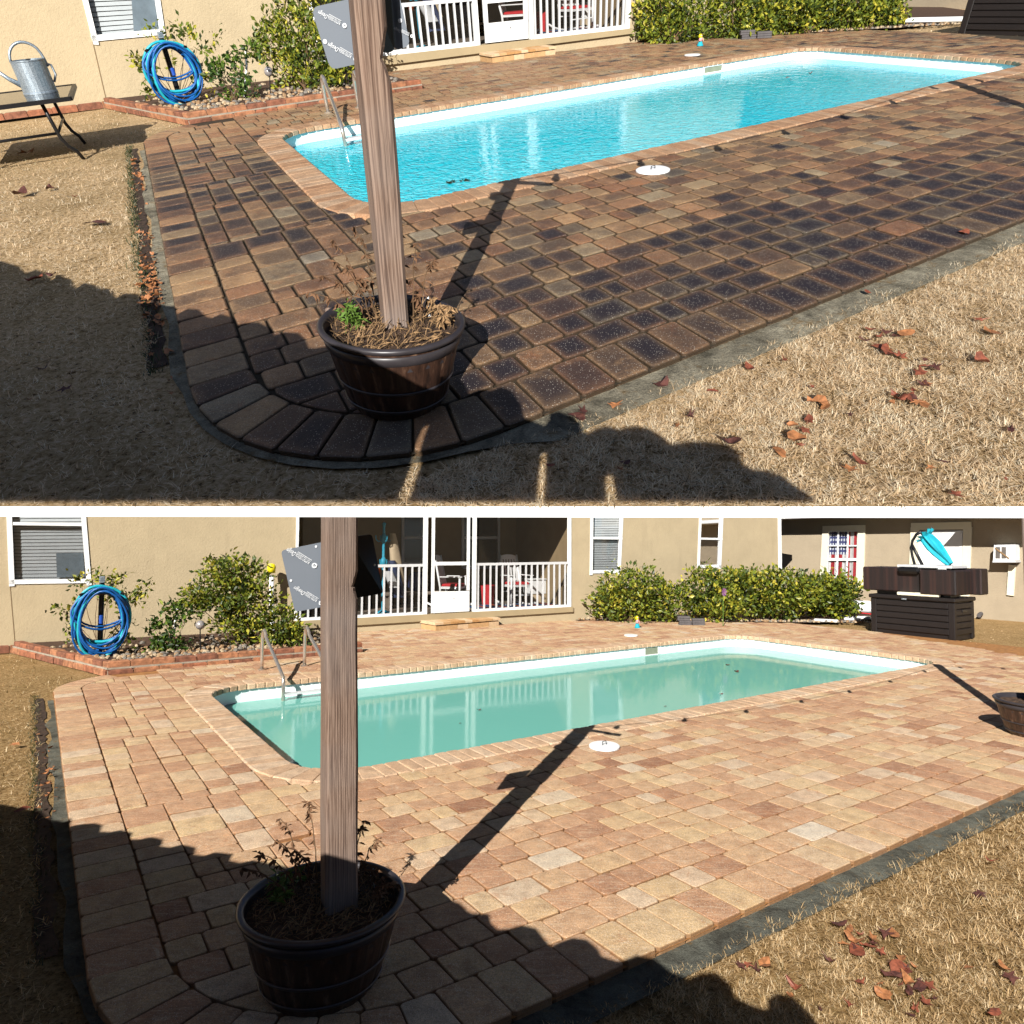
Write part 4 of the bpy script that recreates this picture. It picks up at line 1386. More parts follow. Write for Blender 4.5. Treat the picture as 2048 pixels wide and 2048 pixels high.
def build_plants(y):
    v = y.view
    if y.i == 0:
        bush(y, 'shrub', 'big green and yellow shrub behind the grey sign in the upper view', 'shrub', (612, 180), [(590, 60, 60, 55), (625, 110, 60, 55), (555, 88, 45, 42), (690, 145, 45, 32), (640, 0, 80, 55), (525, 95, 22, 22), (580, 145, 40, 35), (650, 160, 50, 25)], 5200, 9, LEAFY, 'bed shrubs', 9, seed=1, zbase=0.1)
        sparse_shrub(y, 'wispy_shrub', 'thin yellowish shrub around the hose coil in the upper view', 'shrub', (358, 208), [(365, 62), (378, 72), (432, 78), (305, 66), (290, 128), (300, 152), (392, 120), (332, 122), (402, 158), (300, 182), (422, 155), (415, 190), (275, 122), (345, 70), (405, 95)], 11, 520, 9, LEAFY, seed=2)
        sparse_shrub(y, 'low_plant', 'low leafy plant between hose and big shrub in the upper view', 'plant', (470, 203), [(470, 115), (440, 150), (480, 150), (460, 190), (500, 183), (490, 108), (425, 140), (440, 135), (475, 180), (510, 100)], 13, 620, 10, LEAFD, seed=3)
        hb = [((1345, 86), [(1320, 30, 50, 55), (1385, 35, 48, 50), (1345, 65, 65, 22)]), ((1490, 76), [(1465, 25, 50, 50), (1530, 30, 48, 42), (1500, 55, 55, 22)]),
              ((1615, 66), [(1590, 25, 45, 40), (1640, 25, 40, 36)]), ((1735, 58), [(1700, 20, 48, 38), (1765, 22, 45, 34)])]
        names = ['first hedge bush beside the porch corner in the upper view', 'second hedge bush, behind the grey blocks, in the upper view', 'third hedge bush from the porch in the upper view', 'last hedge bush nearest the dark storage box in the upper view']
    else:
        bush(y, 'shrub', 'big green and yellow shrub left of the grey sign in the lower view', 'shrub', (503, 1292), [(470, 1143, 66, 30), (448, 1185, 75, 30), (505, 1205, 62, 50), (470, 1250, 45, 36), (562, 1255, 42, 40), (405, 1198, 40, 18), (385, 1215, 24, 14), (530, 1270, 50, 25), (590, 1270, 25, 20)], 5600, 9, LEAFY, 'bed shrubs', 10, seed=1, zbase=0.1)
        sparse_shrub(y, 'wispy_shrub', 'thin yellowish shrub around the hose coil in the lower view', 'shrub', (200, 1303), [(158, 1160), (195, 1158), (228, 1155), (145, 1210), (128, 1222), (215, 1195), (250, 1195), (292, 1177), (140, 1262), (150, 1283), (255, 1250), (262, 1280), (240, 1272), (270, 1193), (118, 1218), (222, 1170)], 11, 560, 9, LEAFY, seed=2)
        sparse_shrub(y, 'low_plant', 'low leafy plant between hose and big shrub in the lower view', 'plant', (350, 1303), [(335, 1215), (312, 1250), (345, 1250), (358, 1225), (318, 1290), (350, 1275), (366, 1290), (303, 1252), (375, 1225), (345, 1292), (332, 1282)], 13, 620, 10, LEAFD, seed=3)
        hb = [((1260, 1243), [(1262, 1175, 76, 45), (1222, 1205, 44, 36), (1305, 1200, 48, 42), (1345, 1205, 38, 36), (1270, 1228, 62, 18)]), ((1430, 1242), [(1410, 1182, 52, 44), (1465, 1182, 50, 46), (1435, 1215, 60, 26)]),
              ((1545, 1240), [(1525, 1180, 56, 44), (1580, 1182, 50, 44), (1550, 1212, 58, 28)]), ((1655, 1236), [(1635, 1184, 52, 42), (1680, 1190, 34, 44), (1655, 1212, 50, 26)])]
        names = ['first hedge bush beside the porch corner in the lower view', 'second hedge bush, behind the grey blocks, in the lower view', 'third hedge bush from the porch in the lower view', 'last hedge bush, by the blue cart, in the lower view']
    for k, (b, bl) in enumerate(hb):
        bush(y, 'hedge_bush', names[k], 'hedge', b, bl, 4600 if k < 2 else 4200, 8, LEAFY if k % 2 == 0 else LEAFY, 'hedge beyond the pool', 8, seed=10 + k)

# ------------------------------------------------------------------ garden bed with brick curb
def build_bed(y):
    rnd = random.Random(3)
    P = y.P
    A, B = Vector((-0.8, 5.36)), Vector((2.62, 5.4))
    Cc = Vector((-1.84, facade_v(-1.84) - 0.02))
    D = Vector((-4.6, facade_v(-4.6) - 0.14))
    root = thing(y, 'planter_curb', 'red brick curb in two courses around the planting bed of the %s view' % y.view, 'garden edging', Matrix.Translation(P(0, 5.36, 0)), 'bed curbs')
    mort = MB()
    zk = 0.68
    def course(p, q, z0, z1, L, off, w=0.11, start=0.0):
        z0, z1 = z0 * zk, z1 * zk
        d = (q - p)
        T = d.length
        d = d / T
        nrm = Vector((d.y, -d.x))
        t = start
        while t < T - 0.02:
            e = min(T, t + L * rnd.uniform(0.92, 1.08))
            mb = MB()
            a, b = p + d * (t + 0.004), p + d * (e - 0.004)
            o = off + rnd.uniform(-0.008, 0.008)
            zt = z1 + rnd.uniform(-0.006, 0.006)
            q4 = [a + nrm * o, b + nrm * o, b + nrm * (o - w), a + nrm * (o - w)]
            vs = [P(c.x, c.y, z0) for c in q4] + [P(c.x, c.y, zt - 0.012) for c in q4]
            ctr = (q4[0] + q4[2]) / 2
            vs += [P(c.x + (ctr.x - c.x) * 0.14, c.y + (ctr.y - c.y) * 0.14, zt) for c in q4]
            fs = [(0, 1, 5, 4), (1, 2, 6, 5), (2, 3, 7, 6), (3, 0, 4, 7), (4, 5, 9, 8), (5, 6, 10, 9), (6, 7, 11, 10), (7, 4, 8, 11), (8, 9, 10, 11), (3, 2, 1, 0)]
            part(y, 'brick', mb.add(vs, fs), BRICKC[rnd.randrange(3)], root, world=True)
            t = e
        q4 = [p + nrm * (off - 0.016), q + nrm * (off - 0.016), q + nrm * (off - w + 0.012), p + nrm * (off - w + 0.012)]
        mort.add([P(c.x, c.y, z0) for c in q4] + [P(c.x, c.y, z1 - 0.012) for c in q4], [(0, 1, 5, 4), (1, 2, 6, 5), (2, 3, 7, 6), (3, 0, 4, 7), (4, 5, 6, 7)])
    course(A, B, -0.02, 0.065, 0.3, 0.02)
    course(Cc, A, -0.05, 0.065, 0.3, 0.02)
    for p, q in ((A, B), (Cc, A)):
        d = (q - p).normalized()
        nrm = Vector((d.y, -d.x))
        q4 = [p + nrm * 0.008, q + nrm * 0.008, q - nrm * 0.1, p - nrm * 0.1]
        mort.add([P(c.x, c.y, 0.066 * zk) for c in q4] + [P(c.x, c.y, 0.098 * zk) for c in q4], [(0, 1, 5, 4), (1, 2, 6, 5), (2, 3, 7, 6), (3, 0, 4, 7), (4, 5, 6, 7)])
    course(A, B, 0.1, 0.2, 0.27, 0.0)
    course(Cc, A, 0.1, 0.2, 0.27, 0.0)
    course(D, Cc, -0.05, 0.11, 0.34, 0.0)
    part(y, 'mortar', mort, MORTAR, root, world=True)
    mb = MB().add([P(A.x, A.y + 0.1, 0.1), P(B.x - 0.1, B.y + 0.1, 0.1), P(B.x - 0.1, facade_v(B.x) + 0.02, 0.1), P(Cc.x, facade_v(Cc.x) + 0.02, 0.1)], [(0, 1, 2, 3)])
    struct(y, 'bed_soil', mb, MULCH, label='dark soil of the planting bed by the house')
    # bed under the hedge
    e = [(8.42, facade_v(8.42)), (8.42, bed_v(8.42)), (12.6, bed_v(12.6)), (15.5, 3.6), (17.3, 6.0), (17.3, 9.0), (11.8, 9.0)]
    mb = MB().add([P(a, b, 0.004) for a, b in e], [tuple(range(len(e)))])
    struct(y, 'hedge_bed', mb, MULCH, label='dark mulch bed under the hedge')
    # pebbles
    for nm, spots, n, lab in (('gravel', [(-1.3, 2.3, 5.5, 7.9)], 750, 'pale river pebbles in the bed by the house of the %s view' % y.view), ('hedge_gravel', None, 420, 'pale pebbles along the front of the hedge bed of the %s view' % y.view)):
        vs, fs, mi = [], [], []
        for k in range(n):
            if spots:
                u, v = rnd.uniform(-1.6, 2.4), 5.5 + abs(rnd.gauss(0, 1.0))
                if v > facade_v(u) - 0.1 or u < -0.8 - (v - 5.35) * 0.36 + 0.14:
                    continue
                z = 0.105
            else:
                u = rnd.uniform(8.5, 13.6)
                v = bed_v(u) + rnd.uniform(0.02, 0.4)
                z = 0.01
            r = rnd.uniform(0.018, 0.045)
            b = len(vs)
            a0 = rnd.uniform(0, 6.28)
            sq = rnd.uniform(0.6, 1.0)
            for j in range(5):
                a = a0 + j * 1.2566
                vs.append(P(u + r * math.cos(a), v + r * sq * math.sin(a), z))
            for j in range(5):
                a = a0 + 0.5 + j * 1.2566
                vs.append(P(u + r * 0.75 * math.cos(a), v + r * 0.75 * sq * math.sin(a), z + r * 0.75))
            vs.append(P(u, v, z + r))
            for j in range(5):
                j2 = (j + 1) % 5
                fs += [(b + j, b + j2, b + 5 + j), (b + j2, b + 5 + j2, b + 5 + j), (b + 5 + j, b + 5 + j2, b + 10)]
            mi += [k % 3] * 15
        me = bpy.data.meshes.new(nm)
        me.from_pydata([tuple(p) for p in vs], [], fs)
        for m in STONE:
            me.materials.append(m)
        me.polygons.foreach_set('material_index', mi)
        o = put(y, nm, me, kind='stuff')
        o['label'] = lab

# ------------------------------------------------------------------ things by the pool
POTS = (YARDS[0].guv(797, 797), (-0.66, -2.29))
POTK = (0.82, 1.0)
POT2 = YARDS[1].guv(2072, 1470)
PZ = (1.2, 0.72)       # barrel height over its width in the two photographs
def rot2(a):
    return Matrix.Rotation(a, 3, 'Z')
def pot_frame(y, uv, rot):
    M = y.frame(*uv, 0.0, rot, POTK[y.i]) @ Matrix.Diagonal((1, 1, PZ[y.i], 1))
    if y.i == 0:        # frame tilted sideways so the barrel matches its image outline
        p = M.translation.copy()
        M = Matrix.Translation(p) @ Matrix.Rotation(R(5), 4, view_axes(y, p)[2]) @ Matrix.Translation(-p) @ M
    return M
def build_barrel(y, uv, label, rot=0):
    t = thing(y, 'barrel_planter', label, 'planter', pot_frame(y, uv, rot), 'half barrel planters')
    st = lambda a, z: 1.0 - 0.012 * (abs(((a / (2 * math.pi) * 22) % 1) - 0.5) > 0.44)
    part(y, 'barrel', MB().lathe([(0.205, 0.0), (0.228, 0.06), (0.262, 0.2), (0.292, 0.36), (0.292, 0.385)], 88, fn=st, cap1=False), BARREL, t, smooth=False)
    part(y, 'rim', MB().lathe([(0.29, 0.375), (0.312, 0.382), (0.316, 0.397), (0.306, 0.408), (0.29, 0.404), (0.284, 0.385), (0.276, 0.28)], 56, cap0=False, cap1=False), HOOP, t, smooth=True)
    for z0, z1 in ((0.315, 0.365), (0.15, 0.168), (0.04, 0.062)):
        r = lambda z: 0.207 + (0.228 - 0.205) / 0.06 * min(z, 0.06) + max(0, z - 0.06) * 0.232 if z < 0.2 else 0.264 + (z - 0.2) * 0.19
        part(y, 'hoop', MB().lathe([(r(z0), z0), (r(z0) + 0.005, z0 + 0.003), (r(z1) + 0.005, z1 - 0.003), (r(z1), z1)], 56, cap0=False, cap1=False), HOOP, t, smooth=True)
    rnd = random.Random(9 + y.i)
    mb = MB()
    n, m = 40, 8
    vs = [Vector((0, 0, 0.372))]
    for q in range(1, m + 1):
        for k in range(n):
            a = 2 * math.pi * k / n
            r = 0.284 * q / m
            vs.append(Vector((r * math.cos(a), r * math.sin(a), 0.352 + rnd.uniform(-0.012, 0.014) + 0.02 * (1 - q / m))))
    fs = [(0, 1 + k, 1 + (k + 1) % n) for k in range(n)]
    for q in range(m - 1):
        for k in range(n):
            a, b = 1 + q * n + k, 1 + q * n + (k + 1) % n
            fs.append((a, a + n, b + n, b))
    part(y, 'soil', mb.add(vs, fs), SOIL, t)
    return t
def add_leaf(mb, p, d, L, wd, up):
    d = d.normalized()
    s = d.cross(up)
    s = s.normalized() * wd if s.length > 1e-5 else d.orthogonal().normalized() * wd
    n = s.cross(d).normalized()
    mb.add([p, p + d * (L * 0.5) + s + n * (L * 0.12), p + d * L - n * (L * 0.1), p + d * (L * 0.5) - s + n * (L * 0.12)], [(0, 1, 2), (0, 2, 3)])
def build_pot_plants(y):
    rnd = random.Random(21 + y.i)
    M = pot_frame(y, POTS[y.i], -20 if y.i == 0 else -27)
    # litter of dry stems on the soil
    mb = MB()
    for k in range(800):
        a, r = rnd.uniform(0, 6.283), 0.27 * math.sqrt(rnd.random())
        p = Vector((r * math.cos(a), r * math.sin(a), 0.365 + rnd.uniform(0, 0.02)))
        b = rnd.uniform(0, 6.283)
        e = rnd.uniform(-0.2, 0.9)
        L = rnd.uniform(0.02, 0.09)
        d = Vector((math.cos(b) * math.cos(e), math.sin(b) * math.cos(e), math.sin(e)))
        q = p + d * L
        if math.hypot(q.x, q.y) > 0.285:
            continue
        w_ = d.cross(Vector((0.3, 0.2, 1))).normalized() * rnd.uniform(0.0007, 0.002)
        mb.add([p - w_, p + w_, p + d * L * 0.6 + w_ + Vector((0, 0, 0.006)), q, p + d * L * 0.6 - w_ + Vector((0, 0, 0.006))], [(0, 1, 2, 3, 4)])
    o = put(y, 'dry_stems', mb.mesh('dry_stems', STRAW), M=M, kind='stuff')
    o['label'] = 'tangle of straw coloured dead stems on the planter soil'
    # withered plants standing in the pot
    def withered(name, label, stems, leafy, mat):
        t = thing(y, name, label, 'dead plant', M)
        st, lf = MB(), MB()
        for x, yy, h, lx, ly in stems:
            p0 = Vector((x, yy, 0.36))
            p3 = p0 + Vector((lx, ly, h))
            p1 = p0 + Vector((lx * 0.2, ly * 0.2, h * 0.45))
            p2 = p0 + Vector((lx * 0.6, ly * 0.6, h * 0.85))
            path = [p0, p1, p2, p3]
            fine = []
            for i in range(3):
                for q in range(3):
                    fine.append(path[i].lerp(path[i + 1], q / 3))
            fine.append(p3)
            fine = [f + Vector((rnd.uniform(-1, 1), rnd.uniform(-1, 1), 0)) * 0.004 for f in fine]
            st.tube(fine, [0.0032 * (1 - 0.6 * i / len(fine)) for i in range(len(fine))], 5)
            for q in range(leafy):
                f = fine[int(len(fine) * rnd.uniform(0.35, 0.999))]
                dd = Vector((rnd.uniform(-1, 1), rnd.uniform(-1, 1), rnd.uniform(-1.6, 0.1)))
                add_leaf(lf, f, dd, rnd.uniform(0.02, 0.05), rnd.uniform(0.004, 0.009), Vector((rnd.uniform(-1, 1), rnd.uniform(-1, 1), 0.4)))
        part(y, 'stem', st, TWIG, t)
        part(y, 'withered_leaves', lf, mat, t)
        return t
    v = y.view
    withered('withered_plant', 'withered brown plant left of the post in the barrel of the %s view' % v, [(-0.1, 0.1, 0.36, -0.1, 0.05), (-0.08, 0.06, 0.3, -0.12, 0.0), (-0.1, 0.04, 0.26, -0.16, -0.02), (-0.12, 0.02, 0.18, -0.2, 0.02), (-0.05, 0.14, 0.4, -0.06, 0.08), (-0.06, 0.1, 0.22, -0.05, -0.03)], 26, DRYLEAF)
    withered('withered_plant', 'withered dark stems right of the post in the barrel of the %s view' % v, [(0.1, 0.08, 0.34, 0.04, 0.06), (0.12, 0.05, 0.28, 0.08, 0.02), (0.08, 0.12, 0.42, -0.02, 0.06), (0.13, 0.02, 0.16, -0.02, -0.02)], 20, DRYLEAF)
    withered('withered_plant', 'crisp brown plant at the right rim of the barrel in the %s view' % v, [(0.2, 0.04, 0.09, 0.02, 0.02), (0.22, 0.0, 0.1, 0.03, 0.0), (0.18, 0.08, 0.1, 0.0, 0.03), (0.24, 0.03, 0.07, 0.03, 0.01), (0.2, -0.03, 0.08, 0.02, -0.02)], 26, DRYLEAF if y.i else STRAW)
    t = thing(y, 'green_plant', 'small fresh green plant left of the post in the barrel of the %s view' % v, 'plant', M)
    lf, st = MB(), MB()
    for k in range(9):
        x, yy = -0.15 + rnd.uniform(-0.05, 0.05), 0.05 + rnd.uniform(-0.05, 0.05)
        h = rnd.uniform(0.04, 0.12)
        tip = Vector((x + rnd.uniform(-0.03, 0.03), yy + rnd.uniform(-0.03, 0.03), 0.37 + h))
        st.tube([Vector((x, yy, 0.355)), tip], 0.002, 5)
        for q in range(13):
            f = Vector((x, yy, 0.37)).lerp(tip, rnd.uniform(0.3, 1))
            add_leaf(lf, f, Vector((rnd.uniform(-1, 1), rnd.uniform(-1, 1), rnd.uniform(-0.4, 0.7))), rnd.uniform(0.025, 0.05), rnd.uniform(0.006, 0.012), Vector((0, 0, 1)))
    part(y, 'stem', st, GREENLEAF, t)
    part(y, 'leaves', lf, GREENLEAF, t)
    t = thing(y, 'plant_tag', 'white plastic plant tag at the back rim of the barrel in the %s view' % v, 'plant tag', M)
    part(y, 'tag_blade', MB().prism([(0.17, 0.12, 0.36), (0.185, 0.115, 0.36), (0.178, 0.118, 0.46), (0.165, 0.125, 0.445)], (0.001, 0.002, 0)), WHITE, t)

def build_post(y):
    v = y.view
    base_px, top_px = (((788, 624), (735, 20)), ((678, 1744), (678, 1034)))[y.i]
    b = y.at_depth(*base_px, y.P(*POTS[y.i], 0.36 * PZ[y.i] * POTK[y.i]))
    e = y.at_depth(*top_px, b)
    # straighten fore and aft so that the post stands plumb along the sight line
    fx = y.N - view_axes(y, b)[0] * y.N.dot(view_axes(y, b)[0])
    d = e - b
    hgt = d.dot(y.N)
    fwd = view_axes(y, b)[2]
    ray = y.ray(*top_px)
    pn = fwd
    e = CAM + ray * ((b - CAM).dot(pn) / ray.dot(pn))
    z = (e - b).normalized()
    L = 2.42 * y.h - (b - y.P(*POTS[y.i], 0)).dot(y.N)
    L = L / z.dot(y.N)
    x = view_axes(y, b)[0]
    x = (x - z * x.dot(z)).normalized()
    a = R((14, 12)[y.i])
    yv = z.cross(x)
    x, yv = x * math.cos(a) + yv * math.sin(a), yv * math.cos(a) - x * math.sin(a)
    M = Matrix(((x[0], yv[0], z[0], b[0]), (x[1], yv[1], z[1], b[1]), (x[2], yv[2], z[2], b[2]), (0, 0, 0, 1)))
    t = thing(y, 'wooden_post', ('weathered wooden post standing in the half shaded barrel of the upper view', 'weathered wooden post standing in the dark barrel of the lower view')[y.i], 'post', M, 'string light posts')
    k = (b - CAM).y / FPX
    w_ = (50, 62)[y.i] * k
    ct = 0.012
    zn = (e - b).length * (0.895 if y.i == 0 else 0.79)
    if y.i == 0:
        zn = (y.at_depth(772, 85, b) - b).dot(z)
    else:
        zn = (y.at_depth(712, 1172, b) - b).dot(z)
    lev = [-0.15, 0.0] + [L * q / 10 for q in range(1, 11)] + [zn - 0.06, zn - 0.02, zn, zn + 0.03, zn + 0.07]
    lev = sorted(lev)
    vs, fs = [], []
    hw = w_ / 2
    for q in lev:
        cut = 0.0
        if abs(q - zn) < 1e-6:
            cut = 0.02
        elif zn - 0.03 < q < zn + 0.035:
            cut = 0.011
        for X, Y in ((-hw, -hw + ct), (-hw + ct, -hw), (hw - ct - cut, -hw), (hw - cut, -hw + ct), (hw - cut * 0.8, hw - ct), (hw - ct - cut * 0.8, hw), (-hw + ct, hw), (-hw, hw - ct)):
            vs.append((X + 0.0015 * math.sin(q * 7 + Y * 40), Y + 0.0015 * math.sin(q * 5 + X * 30), q))
    m = len(lev)
    for i in range(m - 1):
        for j in range(8):
            fs.append((i * 8 + j, i * 8 + (j + 1) % 8, (i + 1) * 8 + (j + 1) % 8, (i + 1) * 8 + j))
    fs += [tuple(range(8))[::-1], tuple((m - 1) * 8 + j for j in range(8))]
    part(y, 'timber', MB().add(vs, fs), WOOD, t)
    top = M @ Vector((0, 0, L - 0.12))
    if y.i:
        a0, a1 = y.g(1160, 1450), y.g(1258, 1464)
    else:
        a0, a1 = y.P(0, 0), y.P(0.3, -0.35)
    dr = (a1 - a0)
    inv = M.inverted()
    p0, p1 = inv @ (top - dr * 0.25), inv @ (top + dr * 0.75)
    part(y, 'light_bracket', MB().tube([p0, p1], 0.028, 6), WOOD, t)
    part(y, 'hook_block', MB().box((-hw - 0.03, 0, L * 0.8), (0.07, 0.07, 0.07)), WOOD, t)
    return M, L, w_, b
def rounded(q, r, n=4):
    """round the corners of a quad of points"""
    out = []
    for i in range(4):
        p, a, b = q[i], q[i - 1], q[(i + 1) % 4]
        da, db = (a - p).normalized() * r, (b - p).normalized() * r
        for k in range(n + 1):
            t = k / n
            out.append(p + da * (1 - t) ** 2 + db * t ** 2)
    return out
def lettering(y, parent, c, right, up, height, length, text, shear=0.0, name='lettering'):
    cu = bpy.data.curves.new(name, 'FONT')
    cu.body = text
    cu.shear = shear
    cu.align_x, cu.align_y = 'LEFT', 'CENTER'
    tmp = bpy.data.objects.new(name, cu)
    SC.collection.objects.link(tmp)
    me = bpy.data.meshes.new_from_object(tmp.evaluated_get(bpy.context.evaluated_depsgraph_get()))
    bpy.data.objects.remove(tmp)
    xs = [v.co.x for v in me.vertices]
    ys = [v.co.y for v in me.vertices]
    sx, sy = length / (max(xs) - min(xs)), height / (max(ys) - min(ys))
    right, up = right.normalized(), up.normalized()
    ym = (max(ys) + min(ys)) / 2
    for v in me.vertices:
        v.co = c + right * ((v.co.x - min(xs)) * sx) + up * ((v.co.y - ym) * sy)
    me.materials.clear()
    me.materials.append(PRINT)
    return put(y, name, me, parent, world=True)
def build_signs(y, b):
    fwd = view_axes(y, b)[2]
    D = lambda x, yy, off: (lambda r: CAM + r * (((b + fwd * off) - CAM).dot(fwd) / r.dot(fwd)))(y.ray(x, yy))
    back = 0.08
    def sheet(name, label, quad, offs, mat, mat2=None):
        q = [D(*p, o) for p, o in zip(quad, offs)]
        n = (q[1] - q[0]).cross(q[3] - q[0]).normalized()
        if n.dot(CAM - q[0]) < 0:
            n = -n
        t = thing(y, name, label, 'sign', Matrix.Translation(sum(q, Vector()) / 4), 'sign panels on the posts')
        part(y, 'panel', MB().prism(rounded(q, 0.02), n * -0.005), mat, t, world=True)
        return t, q, n
    def dots(t, n, pts):
        for x, yy, o in pts:
            c = D(x, yy, o) + n * 0.003
            ax = n.orthogonal().normalized()
            part(y, 'rivet', MB().add([c + (ax * math.cos(k * 1.047) + n.cross(ax) * math.sin(k * 1.047)) * 0.006 for k in range(6)], [tuple(range(6))]), PRINT, t, world=True)
    def print_on(t, n, logo, e1, e2, off):
        """mark at logo, bold words to e1, script to e2: photo points along the upside-down line of print"""
        pl, p1, p2 = (D(*q, off) + n * 0.0035 for q in (logo, e1, e2))
        r = (p1 - pl).normalized()
        up = n.cross(r).normalized()
        L1 = (p1 - pl).length
        h = L1 * 0.24
        mb = MB()
        ring = [(pl + (r * math.cos(k * 0.5236) * 0.5 + up * math.sin(k * 0.5236) * 0.5) * h * 1.05) for k in range(12)]
        ring2 = [(pl + (r * math.cos(k * 0.5236) * 0.3 + up * math.sin(k * 0.5236) * 0.26) * h * 1.05) for k in range(12)]
        mb.add(ring + ring2, [(k, (k + 1) % 12, 12 + (k + 1) % 12, 12 + k) for k in range(12)])
        for k in (0, 4, 8):
            mb.add([pl, ring2[k], ring2[(k + 1) % 12]], [(0, 1, 2)])
        part(y, 'printed_logo', mb, PRINT, t, world=True)
        s = pl + r * (h * 1.1)
        lettering(y, t, s, r, up, h * 0.8, L1 - h * 1.15, 'PUTTIO DESIGN')
        a, c2 = pl + r * (h * 1.0) - up * (h * 0.62), pl + r * (L1 * 0.98) - up * (h * 0.62)
        part(y, 'print_line', MB().prism([a, c2, c2 + up * (h * 0.09), a + up * (h * 0.09)], n * 0.0004), PRINT, t, world=True)
        lettering(y, t, p1 + r * (h * 0.1) + up * h * 0.05, r, up, h * 1.2, (p2 - p1).length, 'Design', 0.35, 'script_lettering')
    if y.i:
        t, q, n = sheet('sign_panel', 'grey printed panel left of the post in the lower view', [(561.5, 1101), (650, 1083), (655, 1212), (590, 1224)], [back] * 4, SIGNG)
        dots(t, n, [(632, 1093, back), (582, 1161, back)])
        print_on(t, n, (629, 1131), (592, 1108), (575, 1099), back)
        print_on(t, n, (642, 1206), (611, 1187), (592, 1171), back)
        t, q, n = sheet('sign_panel', 'glossy black panel right of the post in the lower view', [(700, 1074), (744, 1068), (767, 1187), (700, 1198)], [back, back + 0.05, back + 0.05, back], SIGNB)
        dots(t, n, [(749, 1130, back + 0.04)])
    else:
        t, q, n = sheet('sign_panel', 'grey printed panel left of the post in the upper view', [(622, 15), (712, -5), (722, 126), (661, 140)], [back] * 4, SIGNG)
        dots(t, n, [(650, 83, back)])
        print_on(t, n, (689, 51), (656, 33), (638, 22), back)
        print_on(t, n, (711, 118), (678, 99), (657, 88), back)
        t, q, n = sheet('sign_panel', 'narrow black panel right of the post in the upper view', [(750, -5), (782, -12), (791, 102), (765, 108)], [back, back + 0.03, back + 0.03, back], SIGNB)
        t, q, n = sheet('sign_panel', 'grey printed panel behind the narrow black panel in the upper view', [(780, -14), (797, -18), (821, 92), (788, 102)], [back + 0.04] * 4, SIGNG)
        dots(t, n, [(800, 41, back + 0.04)])
        print_on(t, n, (823, 72), (802, 62), (789, 54), back + 0.04)

def build_strings(y, M, L):
    """second post and the wire of bulbs between the two"""
    t = thing(y, 'wooden_post', 'wooden post in the barrel at the right edge of the %s view' % y.view, 'post', y.frame(*POT2, 0.0, 20), 'string light posts')
    part(y, 'timber', MB().bbox((0, 0, 1.31), (0.1, 0.1, 2.1), 0.01), WOOD, t)
    build_barrel(y, POT2, 'half barrel planter at the right edge of the %s view' % y.view)
    a = M @ Vector((0, 0, L - 0.1))
    b = y.P(*POT2, 2.3)
    s0, s1 = Vector(YARDS[1].guv(1934, 1342)), Vector(YARDS[1].guv(1990, 1340))
    dd = (s1 - s0).normalized() * 5
    c = y.P(POT2[0] + dd.x, POT2[1] + dd.y, 2.3)
    rt = thing(y, 'string_lights', 'string of bulbs hung between the wooden posts of the %s view' % y.view, 'string lights', Matrix.Translation(a), 'string lights')
    wire, spots = MB(), []
    for p, q, n in ((a, b, 14), (b, c, 16)):
        pts = []
        for k in range(n + 1):
            s = k / n
            pts.append(p.lerp(q, s) - y.N * (0.32 * y.h * 4 * s * (1 - s)))
            if k % 2 == 1:
                spots.append(pts[-1])
        wire.tube(pts, 0.006, 5)
    part(y, 'wire', wire, BLACKP, rt, world=True)
    for p in spots:
        part(y, 'bulb', MB().lathe([(0.001, -0.11), (0.03, -0.085), (0.034, -0.06), (0.02, -0.03), (0.018, 0.0), (0.001, 0.004)], 8, c=p), BLACKP, rt, world=True)

def build_ladder(y):
    root = thing(y, 'pool_ladder', 'stainless steel pool ladder at the house side of the pool in the %s view' % y.view, 'ladder', y.frame(0.9, 4.2, 0.0), 'pool ladders')
    bases = [y.guv(523.3, 1340), y.guv(608.7, 1332)] if y.i else [y.guv(656.5, 226), y.guv(718, 216)]
    ends = []
    for u, v in bases:
        mb = MB()
        path = []
        v0 = v
        for k in range(4):
            path.append(y.P(u, v0, 0.0 + 0.37 * k / 3))
        for k in range(1, 8):
            a = math.pi * k / 8
            path.append(y.P(u, v0 - 0.1 * (1 - math.cos(a * 0.86)), 0.37 + 0.13 * math.sin(a)))
        wu, wv = y.guv(*((690, 292), (554, 1394))[y.i], -0.19)
        wu, wv = u + wu - bases[0][0], min(wv, POOL_W - 0.17)
        v1 = v0 - 0.187
        for k in range(1, 9):
            t = k / 8
            path.append(y.P(u + (wu - u) * t, v1 + (wv - v1) * t, 0.4 - 0.33 * t ** 1.1))
        path.append(y.P(wu, wv - 0.025, -0.02))
        path.append(y.P(wu, wv - 0.03, -0.12))
        path.append(y.P(wu, wv - 0.03, -0.9))
        mb.tube(path, 0.023 * y.sc, 10)
        r = part(y, 'rail', mb, STEEL, root, world=True, smooth=True)
        fl = MB()
        for k in range(12):
            pass
        c = y.P(u, v0, 0.001)
        ring = [c + (y.ex * math.cos(j * 0.5236) + y.ey * math.sin(j * 0.5236)) * (0.05 * y.sc) for j in range(12)]
        fl.prism(ring, y.N * 0.016)
        sub(y, 'flange', fl, STEEL, r)
        ends.append((wu, wv))
    (ua, va), (ub, vb_) = ends
    for z in (-0.13, -0.4, -0.68):
        mb = MB().prism([y.P(ua, va + 0.03, z), y.P(ub, vb_ + 0.03, z), y.P(ub, vb_ - 0.05, z), y.P(ua, va - 0.05, z)], y.N * 0.025)
        part(y, 'tread', mb, GREYW, root, world=True)

